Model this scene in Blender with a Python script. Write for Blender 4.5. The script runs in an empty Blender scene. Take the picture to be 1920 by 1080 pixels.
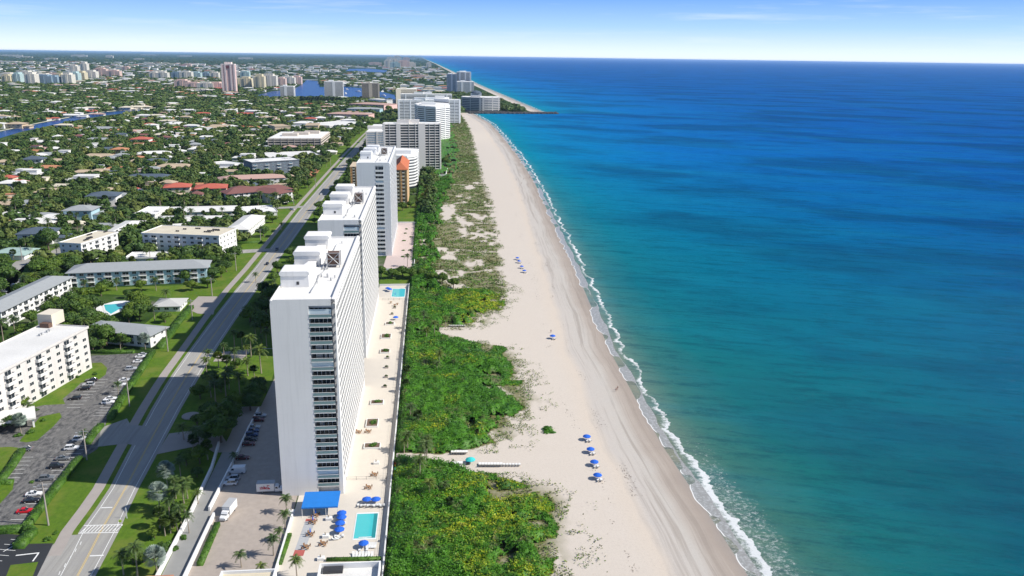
import bpy, math, random
import numpy as np
from mathutils import Vector, Matrix
R_ = random.Random(7)
NP = np.random.RandomState(5)
SC = bpy.context.scene
COL = SC.collection
# ------------------------------------------------------------------ camera
F, CH, ROLL = 1550.0, 130.0, 0.0140
PITCH = math.atan((540 - 107) / F); YAW = math.radians(5.6804)
ff = Vector((math.sin(YAW) * math.cos(PITCH), math.cos(YAW) * math.cos(PITCH), -math.sin(PITCH)))
r0 = Vector((math.cos(YAW), -math.sin(YAW), 0)); u0 = r0.cross(ff)
rr = math.cos(ROLL) * r0 + math.sin(ROLL) * u0; uu = -math.sin(ROLL) * r0 + math.cos(ROLL) * u0
cd = bpy.data.cameras.new("camera"); cam = bpy.data.objects.new("camera", cd); COL.objects.link(cam)
m = Matrix((rr, uu, -ff)).transposed().to_4x4(); m.translation = Vector((0, 0, CH)); cam.matrix_world = m
cd.sensor_width = 36; cd.lens = F / 1920 * 36; cd.clip_start = 1; cd.clip_end = 400000
SC.camera = cam

def G(x, y, z=0.0):
    """real place of a photo point known to lie at height z"""
    d = rr * (x - 960) / F - uu * (y - 540) / F + ff
    t = (z - CH) / d.z
    return (d.x * t, d.y * t)
def PX(x, y, z=0.0):
    d = Vector((x, y, z - CH)); w = d.dot(ff)
    if w < 1: return (-9999, -9999)
    return (960 + F * d.dot(rr) / w, 540 - F * d.dot(uu) / w)
# ------------------------------------------------------------------ light
W = bpy.data.worlds.new("World"); SC.world = W; W.use_nodes = True
nt = W.node_tree; bg = nt.nodes['Background']
sky = nt.nodes.new('ShaderNodeTexSky'); sky.sky_type = 'NISHITA'; sky.sun_disc = False
sky.sun_elevation = math.radians(41); sky.sun_rotation = math.radians(101.6); sky.ozone_density = 4.0; sky.air_density = 1.0; sky.dust_density = 0.3; sky.altitude = 0
tc = nt.nodes.new('ShaderNodeTexCoord'); sp = nt.nodes.new('ShaderNodeSeparateXYZ'); cb = nt.nodes.new('ShaderNodeCombineXYZ')
mu = nt.nodes.new('ShaderNodeMath'); mu.operation = 'MULTIPLY'; mu.inputs[1].default_value = 9.0
nt.links.new(tc.outputs['Generated'], sp.inputs[0]); nt.links.new(sp.outputs[2], mu.inputs[0])
nt.links.new(sp.outputs[0], cb.inputs[0]); nt.links.new(sp.outputs[1], cb.inputs[1]); nt.links.new(mu.outputs[0], cb.inputs[2])
nr = nt.nodes.new('ShaderNodeVectorMath'); nr.operation = 'NORMALIZE'
nt.links.new(cb.outputs[0], nr.inputs[0]); nt.links.new(nr.outputs[0], sky.inputs[0]); 
# the air near the horizon is paler, the upper sky deeper blue
rp = nt.nodes.new('ShaderNodeValToRGB'); el = rp.color_ramp.elements
for p_, c_ in ((0, (.84, .92, 1.0)), (.010, (.76, .88, 1.0)), (.035, (.42, .66, 1.0)), (.07, (.17, .40, .93)), (.14, (.12, .25, .58)), (.35, (.095, .165, .33)), (1, (.07, .125, .25))):
    k_ = el[0] if p_ == 0 else el[len(el) - 1] if p_ == 1 else el.new(p_)
    k_.position = p_; k_.color = (*c_, 1)
nt.links.new(sp.outputs[2], rp.inputs[0])
sc_ = nt.nodes.new('ShaderNodeVectorMath'); sc_.operation = 'SCALE'; sc_.inputs[3].default_value = 6.6; nt.links.new(rp.outputs[0], sc_.inputs[0])
mx = nt.nodes.new('ShaderNodeMix'); mx.data_type = 'RGBA'; mx.inputs[0].default_value = .93
# very faint high wisps
wm = nt.nodes.new('ShaderNodeMapping'); wm.inputs['Scale'].default_value = (2.2, 2.2, 38); wn = nt.nodes.new('ShaderNodeTexNoise'); wn.inputs['Scale'].default_value = 2.6; wn.inputs['Detail'].default_value = 7; wn.inputs['Roughness'].default_value = .62
nt.links.new(tc.outputs['Generated'], wm.inputs[0]); nt.links.new(wm.outputs[0], wn.inputs['Vector'])
wr = nt.nodes.new('ShaderNodeMapRange'); wr.inputs[1].default_value = .52; wr.inputs[2].default_value = .80; wr.inputs[4].default_value = .42; nt.links.new(wn.outputs['Fac'], wr.inputs[0])
wx = nt.nodes.new('ShaderNodeMix'); wx.data_type = 'RGBA'; wx.inputs[7].default_value = (5.6, 6.1, 6.6, 1); nt.links.new(wr.outputs[0], wx.inputs[0]); nt.links.new(sc_.outputs[0], wx.inputs[6])
nt.links.new(sky.outputs[0], mx.inputs[6]); nt.links.new(wx.outputs[2], mx.inputs[7]); nt.links.new(mx.outputs[2], bg.inputs[0])
bg.inputs[1].default_value = 0.13
sd = bpy.data.lights.new("sun", 'SUN'); sd.energy = 4.2; sd.angle = math.radians(0.5); sd.color = (1.0, 0.95, 0.87)
so = bpy.data.objects.new("sun", sd); COL.objects.link(so)
so.rotation_euler = Vector((-68, 14, -60)).to_track_quat('-Z', 'Y').to_euler()
SC.view_settings.view_transform = 'Standard'; SC.view_settings.look = 'None'; SC.view_settings.exposure = 0.42; SC.view_settings.gamma = 1
SC.cycles.max_bounces = 5; SC.cycles.diffuse_bounces = 2; SC.cycles.glossy_bounces = 2; SC.cycles.transmission_bounces = 2; SC.cycles.volume_bounces = 1

# ------------------------------------------------------------------ noise (numpy)
def vn(x, y, s, seed=0):
    x = np.asarray(x, float) / s; y = np.asarray(y, float) / s
    xi = np.floor(x).astype(np.int64); yi = np.floor(y).astype(np.int64); fx = x - xi; fy = y - yi
    def h(a, b):
        n = (a * 374761393 + b * 668265263 + seed * 1442695041) & 0xffffffff
        n = ((n ^ (n >> 13)) * 1274126177) & 0xffffffff
        return ((n ^ (n >> 16)) & 0xffff) / 65535.0
    fx = fx * fx * (3 - 2 * fx); fy = fy * fy * (3 - 2 * fy)
    return (h(xi, yi) * (1 - fx) + h(xi + 1, yi) * fx) * (1 - fy) + (h(xi, yi + 1) * (1 - fx) + h(xi + 1, yi + 1) * fx) * fy
def fbm(x, y, s, seed=0, o=3):
    a = 0; w = 1; t = 0
    for i in range(o): a = a + w * vn(x, y, s / 2 ** i, seed + i * 17); t += w; w *= .55
    return a / t
# ------------------------------------------------------------------ materials
MATS = {}
def nmat(name):
    m = bpy.data.materials.new(name); m.use_nodes = True
    return m, m.node_tree.nodes, m.node_tree.links, m.node_tree.nodes['Principled BSDF']
def mixc(N, L, fac, a, b, mode='MIX'):
    x = N.new('ShaderNodeMix'); x.data_type = 'RGBA'; x.blend_type = mode
    for i, v in ((0, fac), (6, a), (7, b)):
        if hasattr(v, 'links'): L.new(v, x.inputs[i])
        elif i == 0: x.inputs[0].default_value = v
        else: x.inputs[i].default_value = (*v, 1)
    return x.outputs[2]
def noise(N, L, scale, detail=4, vec=None, sx=1, sy=1, sz=1, rough=.6, rot=0):
    n = N.new('ShaderNodeTexNoise'); n.inputs['Scale'].default_value = scale; n.inputs['Detail'].default_value = detail; n.inputs['Roughness'].default_value = rough
    if vec is None: vec = N.new('ShaderNodeNewGeometry').outputs['Position']
    mp = N.new('ShaderNodeMapping'); mp.inputs['Scale'].default_value = (sx, sy, sz)
    if rot:
        m0 = N.new('ShaderNodeMapping'); m0.inputs['Rotation'].default_value = (0, 0, math.radians(rot)); L.new(vec, m0.inputs[0]); vec = m0.outputs[0]
    L.new(vec, mp.inputs[0]); L.new(mp.outputs[0], n.inputs['Vector'])
    return n.outputs['Fac']
def ramp(N, L, fac, stops, interp='LINEAR'):
    r = N.new('ShaderNodeValToRGB'); r.color_ramp.interpolation = interp
    e = r.color_ramp.elements
    while len(e) < len(stops): e.new(.5)
    for k, (p, c) in zip(e, stops): k.position = p; k.color = (*c, 1) if len(c) == 3 else c
    L.new(fac, r.inputs[0]); return r.outputs[0]
def math_(N, L, op, a, b=0.0, clamp=False):
    x = N.new('ShaderNodeMath'); x.operation = op; x.use_clamp = clamp
    for i, v in ((0, a), (1, b)):
        if hasattr(v, 'links'): L.new(v, x.inputs[i])
        else: x.inputs[i].default_value = v
    return x.outputs[0]
def M(name, col, rough=.85, var=.18, scale=.25, bump=0, bscale=2, spec=.3, dirt=0, metal=0):
    if name in MATS: return MATS[name]
    m, N, L, B = nmat(name)
    f = noise(N, L, scale, 5)
    lo = tuple(c * (1 - var) for c in col); hi = tuple(min(1, c * (1 + var)) for c in col)
    c = mixc(N, L, f, lo, hi)
    if dirt:
        g = noise(N, L, 1.3, 6, sz=.12)
        c = mixc(N, L, math_(N, L, 'MULTIPLY', ramp(N, L, g, [(.5, (0, 0, 0)), (.75, (1, 1, 1))]), dirt), c, tuple(x * .55 for x in col))
    L.new(c, B.inputs['Base Color']); B.inputs['Roughness'].default_value = rough
    B.inputs['Specular IOR Level'].default_value = spec; B.inputs['Metallic'].default_value = metal
    if bump:
        b = N.new('ShaderNodeBump'); b.inputs['Strength'].default_value = bump; b.inputs['Distance'].default_value = .1
        L.new(noise(N, L, bscale, 4), b.inputs['Height']); L.new(b.outputs[0], B.inputs['Normal'])
    MATS[name] = m; return m
def leafmat(name, dark, light, alt=None, rnd=True):
    m, N, L, B = nmat(name)
    f = noise(N, L, .35, 3)
    c = mixc(N, L, ramp(N, L, f, [(.3, (0, 0, 0)), (.7, (1, 1, 1))]), dark, light)
    if alt:
        at = N.new('ShaderNodeAttribute'); at.attribute_name = 'tint'
        c = mixc(N, L, at.outputs['Fac'], c, alt)
    if name in ('sea_grape_foliage', 'dune_plant_foliage'):
        c = mixc(N, L, math_(N, L, 'MULTIPLY', ramp(N, L, noise(N, L, .16, 5, rough=.7), [(.56, (0, 0, 0)), (.66, (1, 1, 1))]), .75), c, (.13, .10, .055))
        c = mixc(N, L, math_(N, L, 'MULTIPLY', ramp(N, L, noise(N, L, .07, 4), [(.30, (1, 1, 1)), (.45, (0, 0, 0))]), .6), c, (.02, .085, .02))
    if rnd:
        oi = N.new('ShaderNodeObjectInfo'); c = mixc(N, L, 1.0, c, ramp(N, L, oi.outputs['Random'], [(0, (.7, .75, .9)), (.5, (1, 1, .9)), (1, (1.4, 1.2, .7))]), 'MULTIPLY')
    L.new(c, B.inputs['Base Color']); B.inputs['Roughness'].default_value = .55; B.inputs['Specular IOR Level'].default_value = .25
    MATS[name] = m; return m
WHITE = M('white_stucco', (.80, .80, .79), var=.05, scale=.2, dirt=.12)
WHITE2 = M('white_paint', (.78, .78, .76), var=.04)
def aged(name, col, fh=2.7):
    m, N, L, B = nmat(name); g = N.new('ShaderNodeNewGeometry'); sp_ = N.new('ShaderNodeSeparateXYZ'); L.new(g.outputs['Position'], sp_.inputs[0])
    j = math_(N, L, 'LESS_THAN', math_(N, L, 'FRACT', math_(N, L, 'MULTIPLY', sp_.outputs[2], 1 / fh)), .035)
    st = ramp(N, L, noise(N, L, .8, 6, sz=.05, rough=.7), [(.50, (0, 0, 0)), (.80, (1, 1, 1))]); pt = noise(N, L, .11, 4, sz=.6)
    c = mixc(N, L, pt, tuple(x * .92 for x in col), tuple(min(1, x * 1.05) for x in col)); c = mixc(N, L, math_(N, L, 'MULTIPLY', st, .38), c, tuple(x * .62 for x in col)); c = mixc(N, L, math_(N, L, 'MULTIPLY', j, .10), c, tuple(x * .6 for x in col))
    L.new(c, B.inputs['Base Color']); B.inputs['Roughness'].default_value = .85; B.inputs['Specular IOR Level'].default_value = .2; MATS[name] = m; return m
TOWERW = aged('weathered_white_tower_paint', (.84, .825, .80)); TOWERC = aged('weathered_cool_white_paint', (.78, .79, .80))
ROOFW = M('white_roof_membrane', (.80, .79, .76), var=.10, scale=.12, dirt=.15)
CREAM = M('cream_stucco', (.72, .66, .54), var=.06)
BEIGE = M('beige_stucco', (.62, .50, .36), var=.08)
OCHRE = M('ochre_stucco', (.66, .42, .20), var=.08)
PINKW = M('pink_stucco', (.75, .50, .46), var=.06)
PALEPINK = M('pale_pink_stucco', (.80, .68, .64), var=.06)
BLUEW = M('pale_blue_stucco', (.42, .60, .68), var=.05)
GREYW = M('grey_stucco', (.52, .52, .52), var=.08)
GLASS = M('dark_window_glass', (.025, .035, .045), rough=.12, var=.5, scale=.6, spec=.6)
BLUEGL = M('blue_window_glass', (.05, .13, .20), rough=.12, var=.4, scale=.4, spec=.6)
RAILG = M('green_railing_glass', (.20, .31, .31), rough=.15, var=.2)
SHUT = M('white_storm_shutter', (.62, .72, .76), var=.05)
DARKM = M('dark_metal', (.05, .05, .055), rough=.5, var=.2)
BROWNM = M('rusty_brown_metal', (.15, .09, .065), rough=.7, var=.4, scale=1.5)
ALU = M('grey_metal', (.45, .46, .47), rough=.4, var=.15)
ROOFS = {'red': M('red_tile_roof', (.50, .13, .09), var=.2, scale=1, bump=.3), 'terracotta': M('terracotta_tile_roof', (.52, .24, .13), var=.25, scale=1, bump=.3),
         'white': M('white_tile_roof', (.74, .73, .70), var=.2, scale=.06, dirt=.3), 'grey': M('grey_tile_roof', (.33, .35, .36), var=.12, scale=.5, bump=.2),
         'slate': M('dark_slate_roof', (.09, .12, .16), var=.2, scale=.5, bump=.2), 'tan': M('tan_tile_roof', (.48, .38, .27), var=.18, scale=.7),
         'maroon': M('maroon_tile_roof', (.22, .10, .09), var=.15, scale=.7, bump=.2), 'pink': M('faded_pink_tile_roof', (.50, .33, .28), var=.2, scale=.7),
         'teal': M('pale_teal_roof', (.33, .45, .42), var=.1), 'cream': M('stained_cream_roof', (.66, .60, .47), var=.22, scale=.15, dirt=.3)}
BARK = M('tree_bark', (.16, .12, .09), var=.3, scale=2)
PBARK = M('palm_bark', (.33, .28, .22), var=.25, scale=2)
LEAF = leafmat('broadleaf_foliage', (.035, .084, .013), (.105, .178, .028))
LEAFS = leafmat('mass_foliage', (.032, .076, .016), (.088, .148, .032), alt=(.18, .20, .05), rnd=False)
PALML = leafmat('palm_frond_foliage', (.035, .075, .018), (.10, .15, .035))
SILV = leafmat('silver_palm_foliage', (.20, .27, .22), (.36, .43, .37), rnd=False)
HEDGE = leafmat('hedge_foliage', (.035, .09, .012), (.09, .19, .02), rnd=False)
SCRUB = leafmat('sea_grape_foliage', (.030, .110, .008), (.085, .24, .014), alt=(.36, .40, .012), rnd=False)
DUNEG = leafmat('dune_plant_foliage', (.065, .17, .02), (.15, .25, .035), alt=(.22, .21, .08), rnd=False)
CONIF = leafmat('dark_conifer_foliage', (.012, .030, .014), (.025, .05, .02))
def streaky(name, a, b, c_, sy, rough=.9):
    m, N, L, B = nmat(name); f = noise(N, L, .5, 6, sx=1.3, sy=sy, rough=.7); g = noise(N, L, .09, 5); h = noise(N, L, 1.7, 5)
    c = mixc(N, L, ramp(N, L, f, [(.35, (0, 0, 0)), (.65, (1, 1, 1))]), a, b); c = mixc(N, L, ramp(N, L, g, [(.48, (0, 0, 0)), (.66, (1, 1, 1))]), c, c_); c = mixc(N, L, math_(N, L, 'MULTIPLY', h, .35), c, tuple(x * .6 for x in a))
    L.new(c, B.inputs['Base Color']); B.inputs['Roughness'].default_value = rough; B.inputs['Specular IOR Level'].default_value = .2; MATS[name] = m; return m
GRASS = streaky('lawn_grass', (.075, .150, .012), (.125, .215, .018), (.17, .21, .035), 1.0)
ASPH = streaky('parking_asphalt', (.060, .061, .064), (.28, .27, .255), (.19, .185, .175), .7, .85)
ROADM = streaky('road_concrete', (.31, .30, .28), (.45, .435, .40), (.36, .35, .335), .02, .85)
WALKM = M('sidewalk_concrete', (.38, .34, .31), var=.12, scale=.3)
PAVER = M('brick_pavers', (.40, .345, .30), var=.22, scale=.5)
DECKM = M('tan_deck_tiles', (.66, .60, .515), var=.07, scale=.3)
PINKD = M('pink_deck_tiles', (.60, .485, .445), var=.08, scale=.3)
PAINT = M('white_road_paint', (.78, .78, .76), var=.12, scale=1); YPAINT = M('yellow_road_paint', (.70, .50, .16), var=.2, scale=1)
POOLW = M('pool_water', (.06, .52, .54), rough=.05, var=.06, scale=.5, spec=.5)
SOIL = M('planter_soil', (.16, .11, .08), var=.3, scale=2)
BLUEF = M('blue_canvas', (.02, .13, .62), rough=.8, var=.12, scale=.8); AWN = M('blue_awning_canvas', (.02, .20, .62), rough=.8, var=.12, scale=.7)
TEALF = M('turquoise_canvas', (.05, .55, .55), var=.1)
WOOD = M('weathered_wood', (.30, .17, .09), var=.3, scale=2)
TYRE = M('black_tyre', (.02, .02, .02), var=.2); SKIN = M('skin', (.35, .20, .14)); CLOTH = M('dark_swimwear', (.06, .05, .09)); ROCK = M('jetty_rock', (.065, .065, .068), var=.5, scale=.3)
# ------------------------------------------------------------------ mesh builder
class MB:
    def __init__(s): s.v = []; s.f = []; s.m = []
    def q(s, pts, m=0):
        b = len(s.v); s.v += [tuple(p) for p in pts]; s.f.append(tuple(range(b, b + len(pts)))); s.m.append(m); return s
    def box(s, x0, y0, z0, x1, y1, z1, m=0):
        b = len(s.v); s.v += [(x0, y0, z0), (x1, y0, z0), (x1, y1, z0), (x0, y1, z0), (x0, y0, z1), (x1, y0, z1), (x1, y1, z1), (x0, y1, z1)]
        for f in ((3, 2, 1, 0), (4, 5, 6, 7), (0, 1, 5, 4), (1, 2, 6, 5), (2, 3, 7, 6), (3, 0, 4, 7)): s.f.append(tuple(b + i for i in f)); s.m.append(m)
        return s
    def prism(s, poly, z0, z1, m=0, mt=None, bottom=False):
        a = sum(poly[i][0] * poly[(i + 1) % len(poly)][1] - poly[(i + 1) % len(poly)][0] * poly[i][1] for i in range(len(poly)))
        if a < 0: poly = poly[::-1]
        n = len(poly); b = len(s.v); s.v += [(p[0], p[1], z0) for p in poly] + [(p[0], p[1], z1) for p in poly]
        for i in range(n): j = (i + 1) % n; s.f.append((b + i, b + j, b + n + j, b + n + i)); s.m.append(m)
        s.f.append(tuple(b + n + i for i in range(n))); s.m.append(m if mt is None else mt)
        if bottom: s.f.append(tuple(b + n - 1 - i for i in range(n))); s.m.append(m)
        return s
    def xzprism(s, poly, y0, y1, m=0):
        n = len(poly); b = len(s.v); s.v += [(p[0], y0, p[1]) for p in poly] + [(p[0], y1, p[1]) for p in poly]
        for i in range(n): j = (i + 1) % n; s.f.append((b + i, b + j, b + n + j, b + n + i)); s.m.append(m)
        s.f.append(tuple(b + n - 1 - i for i in range(n))); s.m.append(m); s.f.append(tuple(b + n + i for i in range(n))); s.m.append(m)
        return s
    def hip(s, x0, y0, x1, y1, z, h, o=.8, m=0):
        x0 -= o; y0 -= o; x1 += o; y1 += o; t = .25
        s.box(x0, y0, z, x1, y1, z + t, m)
        z += t; dx, dy = x1 - x0, y1 - y0; k = min(dx, dy) / 2
        if dx >= dy: a = (x0 + k, (y0 + y1) / 2, z + h); c = (x1 - k - .001, (y0 + y1) / 2, z + h)
        else: a = ((x0 + x1) / 2, y0 + k, z + h); c = ((x0 + x1) / 2, y1 - k - .001, z + h)
        p = [(x0, y0, z), (x1, y0, z), (x1, y1, z), (x0, y1, z)]
        if dx >= dy: fs = [(p[0], p[1], c, a), (p[1], p[2], c), (p[2], p[3], a, c), (p[3], p[0], a)]
        else: fs = [(p[0], p[1], a), (p[1], p[2], c, a), (p[2], p[3], c), (p[3], p[0], a, c)]
        for f in fs: s.q(f, m)
        return s
    def tube(s, pts, rad, n=6, m=0, cap=True):
        b0 = len(s.v); pts = [Vector(p) for p in pts]
        for i, p in enumerate(pts):
            d = (pts[min(i + 1, len(pts) - 1)] - pts[max(i - 1, 0)]).normalized()
            a = d.cross(Vector((0, 0, 1)) if abs(d.z) < .9 else Vector((1, 0, 0))).normalized(); b = d.cross(a)
            for k in range(n):
                t = 2 * math.pi * k / n; s.v.append(tuple(p + (a * math.cos(t) + b * math.sin(t)) * rad[i]))
        for i in range(len(pts) - 1):
            for k in range(n):
                j = (k + 1) % n; s.f.append((b0 + i * n + k, b0 + i * n + j, b0 + (i + 1) * n + j, b0 + (i + 1) * n + k)); s.m.append(m)
        if cap:
            s.f.append(tuple(b0 + k for k in range(n))[::-1]); s.m.append(m); e = b0 + (len(pts) - 1) * n; s.f.append(tuple(e + k for k in range(n))); s.m.append(m)
        return s
    def cone(s, c, r, z0, z1, n=12, m=0, r1=0.01):
        return s.tube([(c[0], c[1], z0), (c[0], c[1], z1)], [r, r1], n, m)
    def mesh(s, name, mats):
        me = bpy.data.meshes.new(name); me.from_pydata(s.v, [], s.f)
        for x in (mats if isinstance(mats, (list, tuple)) else [mats]): me.materials.append(x)
        if any(s.m): me.polygons.foreach_set('material_index', s.m)
        me.update(); return me
    def build(s, name, mats, parent=None, loc=(0, 0, 0), rz=0, **k):
        return obj(name, s.mesh(name, mats), parent, loc, rz, **k)
def obj(name, me, parent=None, loc=(0, 0, 0), rz=0, label=None, cat=None, group=None, kind=None):
    o = bpy.data.objects.new(name, me); COL.objects.link(o)
    o.location = loc; o.rotation_euler = (0, 0, rz)
    if parent is not None: o.parent = parent
    tag(o, label, cat, group, kind); return o
def tag(o, label=None, cat=None, group=None, kind=None):
    if label: o['label'] = label
    if cat: o['category'] = cat
    if group: o['group'] = group
    if kind: o['kind'] = kind
    return o
def thing(name, label, cat, loc=(0, 0, 0), rz=0, group=None):
    if len(loc) == 2: loc = (loc[0], loc[1], 0)
    return obj(name, None, None, loc, rz, label, cat, group)
PROTO_KIDS = {}
def proto(root):            # remember the kids once, so copying is fast
    PROTO_KIDS[root.name] = [(c, [g for g in bpy.data.objects if g.parent == c]) for c in bpy.data.objects if c.parent == root]
    root_used[root.name] = False; return root
root_used = {}
def place(root, loc, rz=0, label=None, group=None, scale=None, swap=None):
    """the first call moves the thing itself, later calls copy it with its parts and sub-parts"""
    if not root_used[root.name]:
        root_used[root.name] = True; r = root
        if swap:
            for c, _ in PROTO_KIDS[root.name]: _swap(c, swap)
    else:
        r = root.copy(); COL.objects.link(r)
        for c, gs in PROTO_KIDS[root.name]:
            cc = c.copy(); COL.objects.link(cc); cc.parent = r
            if swap: _swap(cc, swap)
            for g in gs: gg = g.copy(); COL.objects.link(gg); gg.parent = cc
    r.location = (loc[0], loc[1], loc[2] if len(loc) > 2 else 0); r.rotation_euler = (0, 0, rz)
    if scale is not None: r.scale = scale if hasattr(scale, '__len__') else (scale,) * 3
    tag(r, label, None, group); return r
def _swap(c, swap):
    for i, s in enumerate(c.material_slots):
        k = c.name.split('.')[0]
        if k in swap and i == 0: s.link = 'OBJECT'; s.material = swap[k]
def npmesh(name, v, quads, mats, tint=None, tris=None, midx=None):
    """fast mesh from numpy arrays"""
    me = bpy.data.meshes.new(name); nv = len(v); nq = len(quads) if quads is not None else 0; ntq = len(tris) if tris is not None else 0
    me.vertices.add(nv); me.vertices.foreach_set('co', np.asarray(v, np.float32).ravel())
    li = np.concatenate([np.asarray(quads).ravel() if nq else np.zeros(0, int), np.asarray(tris).ravel() if ntq else np.zeros(0, int)]).astype(np.int32)
    me.loops.add(len(li)); me.loops.foreach_set('vertex_index', li); me.polygons.add(nq + ntq)
    st = np.concatenate([np.arange(nq) * 4, nq * 4 + np.arange(ntq) * 3]).astype(np.int32); me.polygons.foreach_set('loop_start', st)
    for x in (mats if isinstance(mats, (list, tuple)) else [mats]): me.materials.append(x)
    if midx is not None: me.polygons.foreach_set('material_index', np.asarray(midx, np.int32))
    if tint is not None:
        a = me.attributes.new('tint', 'FLOAT', 'POINT'); a.data.foreach_set('value', np.asarray(tint, np.float32))
    me.update(calc_edges=True); me.validate(); return me
def cards(c, size, tilt=.8, rs=NP):
    """leaf-sized quads at the points c; returns verts, quads"""
    n = len(c); c = np.asarray(c, float); size = np.broadcast_to(size, (n,)).reshape(n, 1)
    nrm = rs.normal(size=(n, 3)) * tilt; nrm[:, 2] = np.abs(nrm[:, 2]) + .6; nrm /= np.linalg.norm(nrm, axis=1, keepdims=True)
    a = np.cross(nrm, rs.normal(size=(n, 3))); a /= np.linalg.norm(a, axis=1, keepdims=True) + 1e-9; b = np.cross(nrm, a)
    v = np.stack([c - a * size, c - b * size * .6, c + a * size, c + b * size * .6], 1).reshape(-1, 3)
    return v, np.arange(4 * n).reshape(n, 4)
def sheet(name, poly, mat, z, kind='structure', pix=True, **k):
    if pix: poly = [G(*p) for p in poly]
    a = sum(poly[i][0] * poly[(i + 1) % len(poly)][1] - poly[(i + 1) % len(poly)][0] * poly[i][1] for i in range(len(poly)))
    if a < 0: poly = poly[::-1]
    return MB().q([(x, y, z) for x, y in poly], 0).build(name, mat, kind=kind, **k)
OCC = []     # polygons in plan where no tree or house is scattered
def occ(poly, pad=0): OCC.append((min(p[0] for p in poly) - pad, max(p[0] for p in poly) + pad, min(p[1] for p in poly) - pad, max(p[1] for p in poly) + pad, [tuple(p) for p in poly]))
def inpoly(x, y, P):
    r = False; j = len(P) - 1
    for i in range(len(P)):
        if (P[i][1] > y) != (P[j][1] > y) and x < (P[j][0] - P[i][0]) * (y - P[i][1]) / (P[j][1] - P[i][1]) + P[i][0]: r = not r
        j = i
    return r
def free(x, y, pad=0):
    for a, b, c, d, P in OCC:
        if a - pad < x < b + pad and c - pad < y < d + pad:
            if inpoly(x, y, P): return False
            if pad and any(inpoly(x + dx, y + dy, P) for dx, dy in ((pad, 0), (-pad, 0), (0, pad), (0, -pad))): return False
    return True
# ================================================================== SETTING
SHY = [(-400, 95), (60, 86), (185, 84), (213, 83.5), (256, 82), (302, 82.5), (359, 84), (409, 87.5), (498, 93), (632, 100), (892, 114), (1145, 121.5), (1474, 124), (1700, 123), (1850, 112), (1990, 104), (2018, 104), (2034, 284), (2112, 276), (2734, 263), (3992, 235), (6884, 210), (14500, 120), (30000, -120), (75000, -700), (300000, -3000)]
def XS(y): return np.interp(y, [a for a, b in SHY], [b for a, b in SHY])
def VX(y): return np.interp(y, [0, 185, 222, 232, 239, 250, 262, 276, 294, 340, 362, 374, 386, 400, 425, 450, 514, 613, 702, 756, 853, 1083, 1374, 1584, 1850, 2000],
                               [36, 34, 38, 30, 20, 22, 26, 29, 38, 36, 32, 10, 12, 27, 34, 41, 44, 49, 51, 55, 55, 60, 68, 72, 70, 66])
def grid(name, ys, us, xf, zf, mat, extra=None):
    ys = np.asarray(ys, float); us = np.asarray(us, float); Y, U = np.meshgrid(ys, us, indexing='ij'); X = xf(Y, U); Z = zf(X, Y, U)
    v = np.stack([X, Y, Z], -1).reshape(-1, 3); ny, nu = Y.shape; i = np.arange(ny * nu).reshape(ny, nu)
    q = np.stack([i[:-1, :-1], i[:-1, 1:], i[1:, 1:], i[1:, :-1]], -1).reshape(-1, 4)
    me = npmesh(name, v, q, mat)
    a = me.attributes.new('shore', 'FLOAT', 'POINT'); a.data.foreach_set('value', (X - XS(Y)).ravel().astype(np.float32))
    if extra is not None:
        a = me.attributes.new('veg', 'FLOAT', 'POINT'); a.data.foreach_set('value', extra(X, Y).ravel().astype(np.float32))
    return tag(obj(name, me), kind='structure')
# --- land
m, N, L, B = nmat('land'); 
f1 = noise(N, L, .035, 6); f2 = noise(N, L, .006, 5); f3 = noise(N, L, .2, 3)
c = ramp(N, L, f1, [(.36, (.022, .05, .012)), (.48, (.05, .10, .018)), (.56, (.07, .12, .03)), (.66, (.20, .19, .15)), (.74, (.38, .36, .33))])
c2 = ramp(N, L, f1, [(.40, (.02, .045, .018)), (.58, (.035, .07, .02)), (.70, (.09, .11, .06)), (.76, (.35, .34, .32))])
cdn = N.new('ShaderNodeNewGeometry'); sx = N.new('ShaderNodeSeparateXYZ'); L.new(cdn.outputs['Position'], sx.inputs[0])
far = math_(N, L, 'MULTIPLY', math_(N, L, 'SUBTRACT', sx.outputs[1], 1500), 1 / 1500, True)
c = mixc(N, L, far, c, c2); c = mixc(N, L, math_(N, L, 'MULTIPLY', f3, .5), c, (.03, .06, .015))
L.new(c, B.inputs['Base Color']); B.inputs['Roughness'].default_value = .95; B.inputs['Specular IOR Level'].default_value = .1
ysl = [-400, 0, 150, 300, 600, 1000, 1500, 2012, 2034, 2112, 2734, 3992, 6884, 14500, 30000, 75000, 150000]
vv = []; ff_ = []
for y in ysl:
    xe = float(XS(y)) - (1 if y > 2025 else 0) if y > 2025 else -13
    if y >= 2034: xe = float(XS(y)) - 30
    vv += [(-150000, y, 0), (-2500, y, 0), (xe, y, 0)]
for i in range(len(ysl) - 1):
    for k in (0, 1): a = i * 3 + k; ff_.append((a, a + 1, a + 4, a + 3))
mb = MB(); mb.v = vv; mb.f = ff_; mb.m = [0] * len(ff_); mb.build('ground', m, kind='structure')
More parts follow.
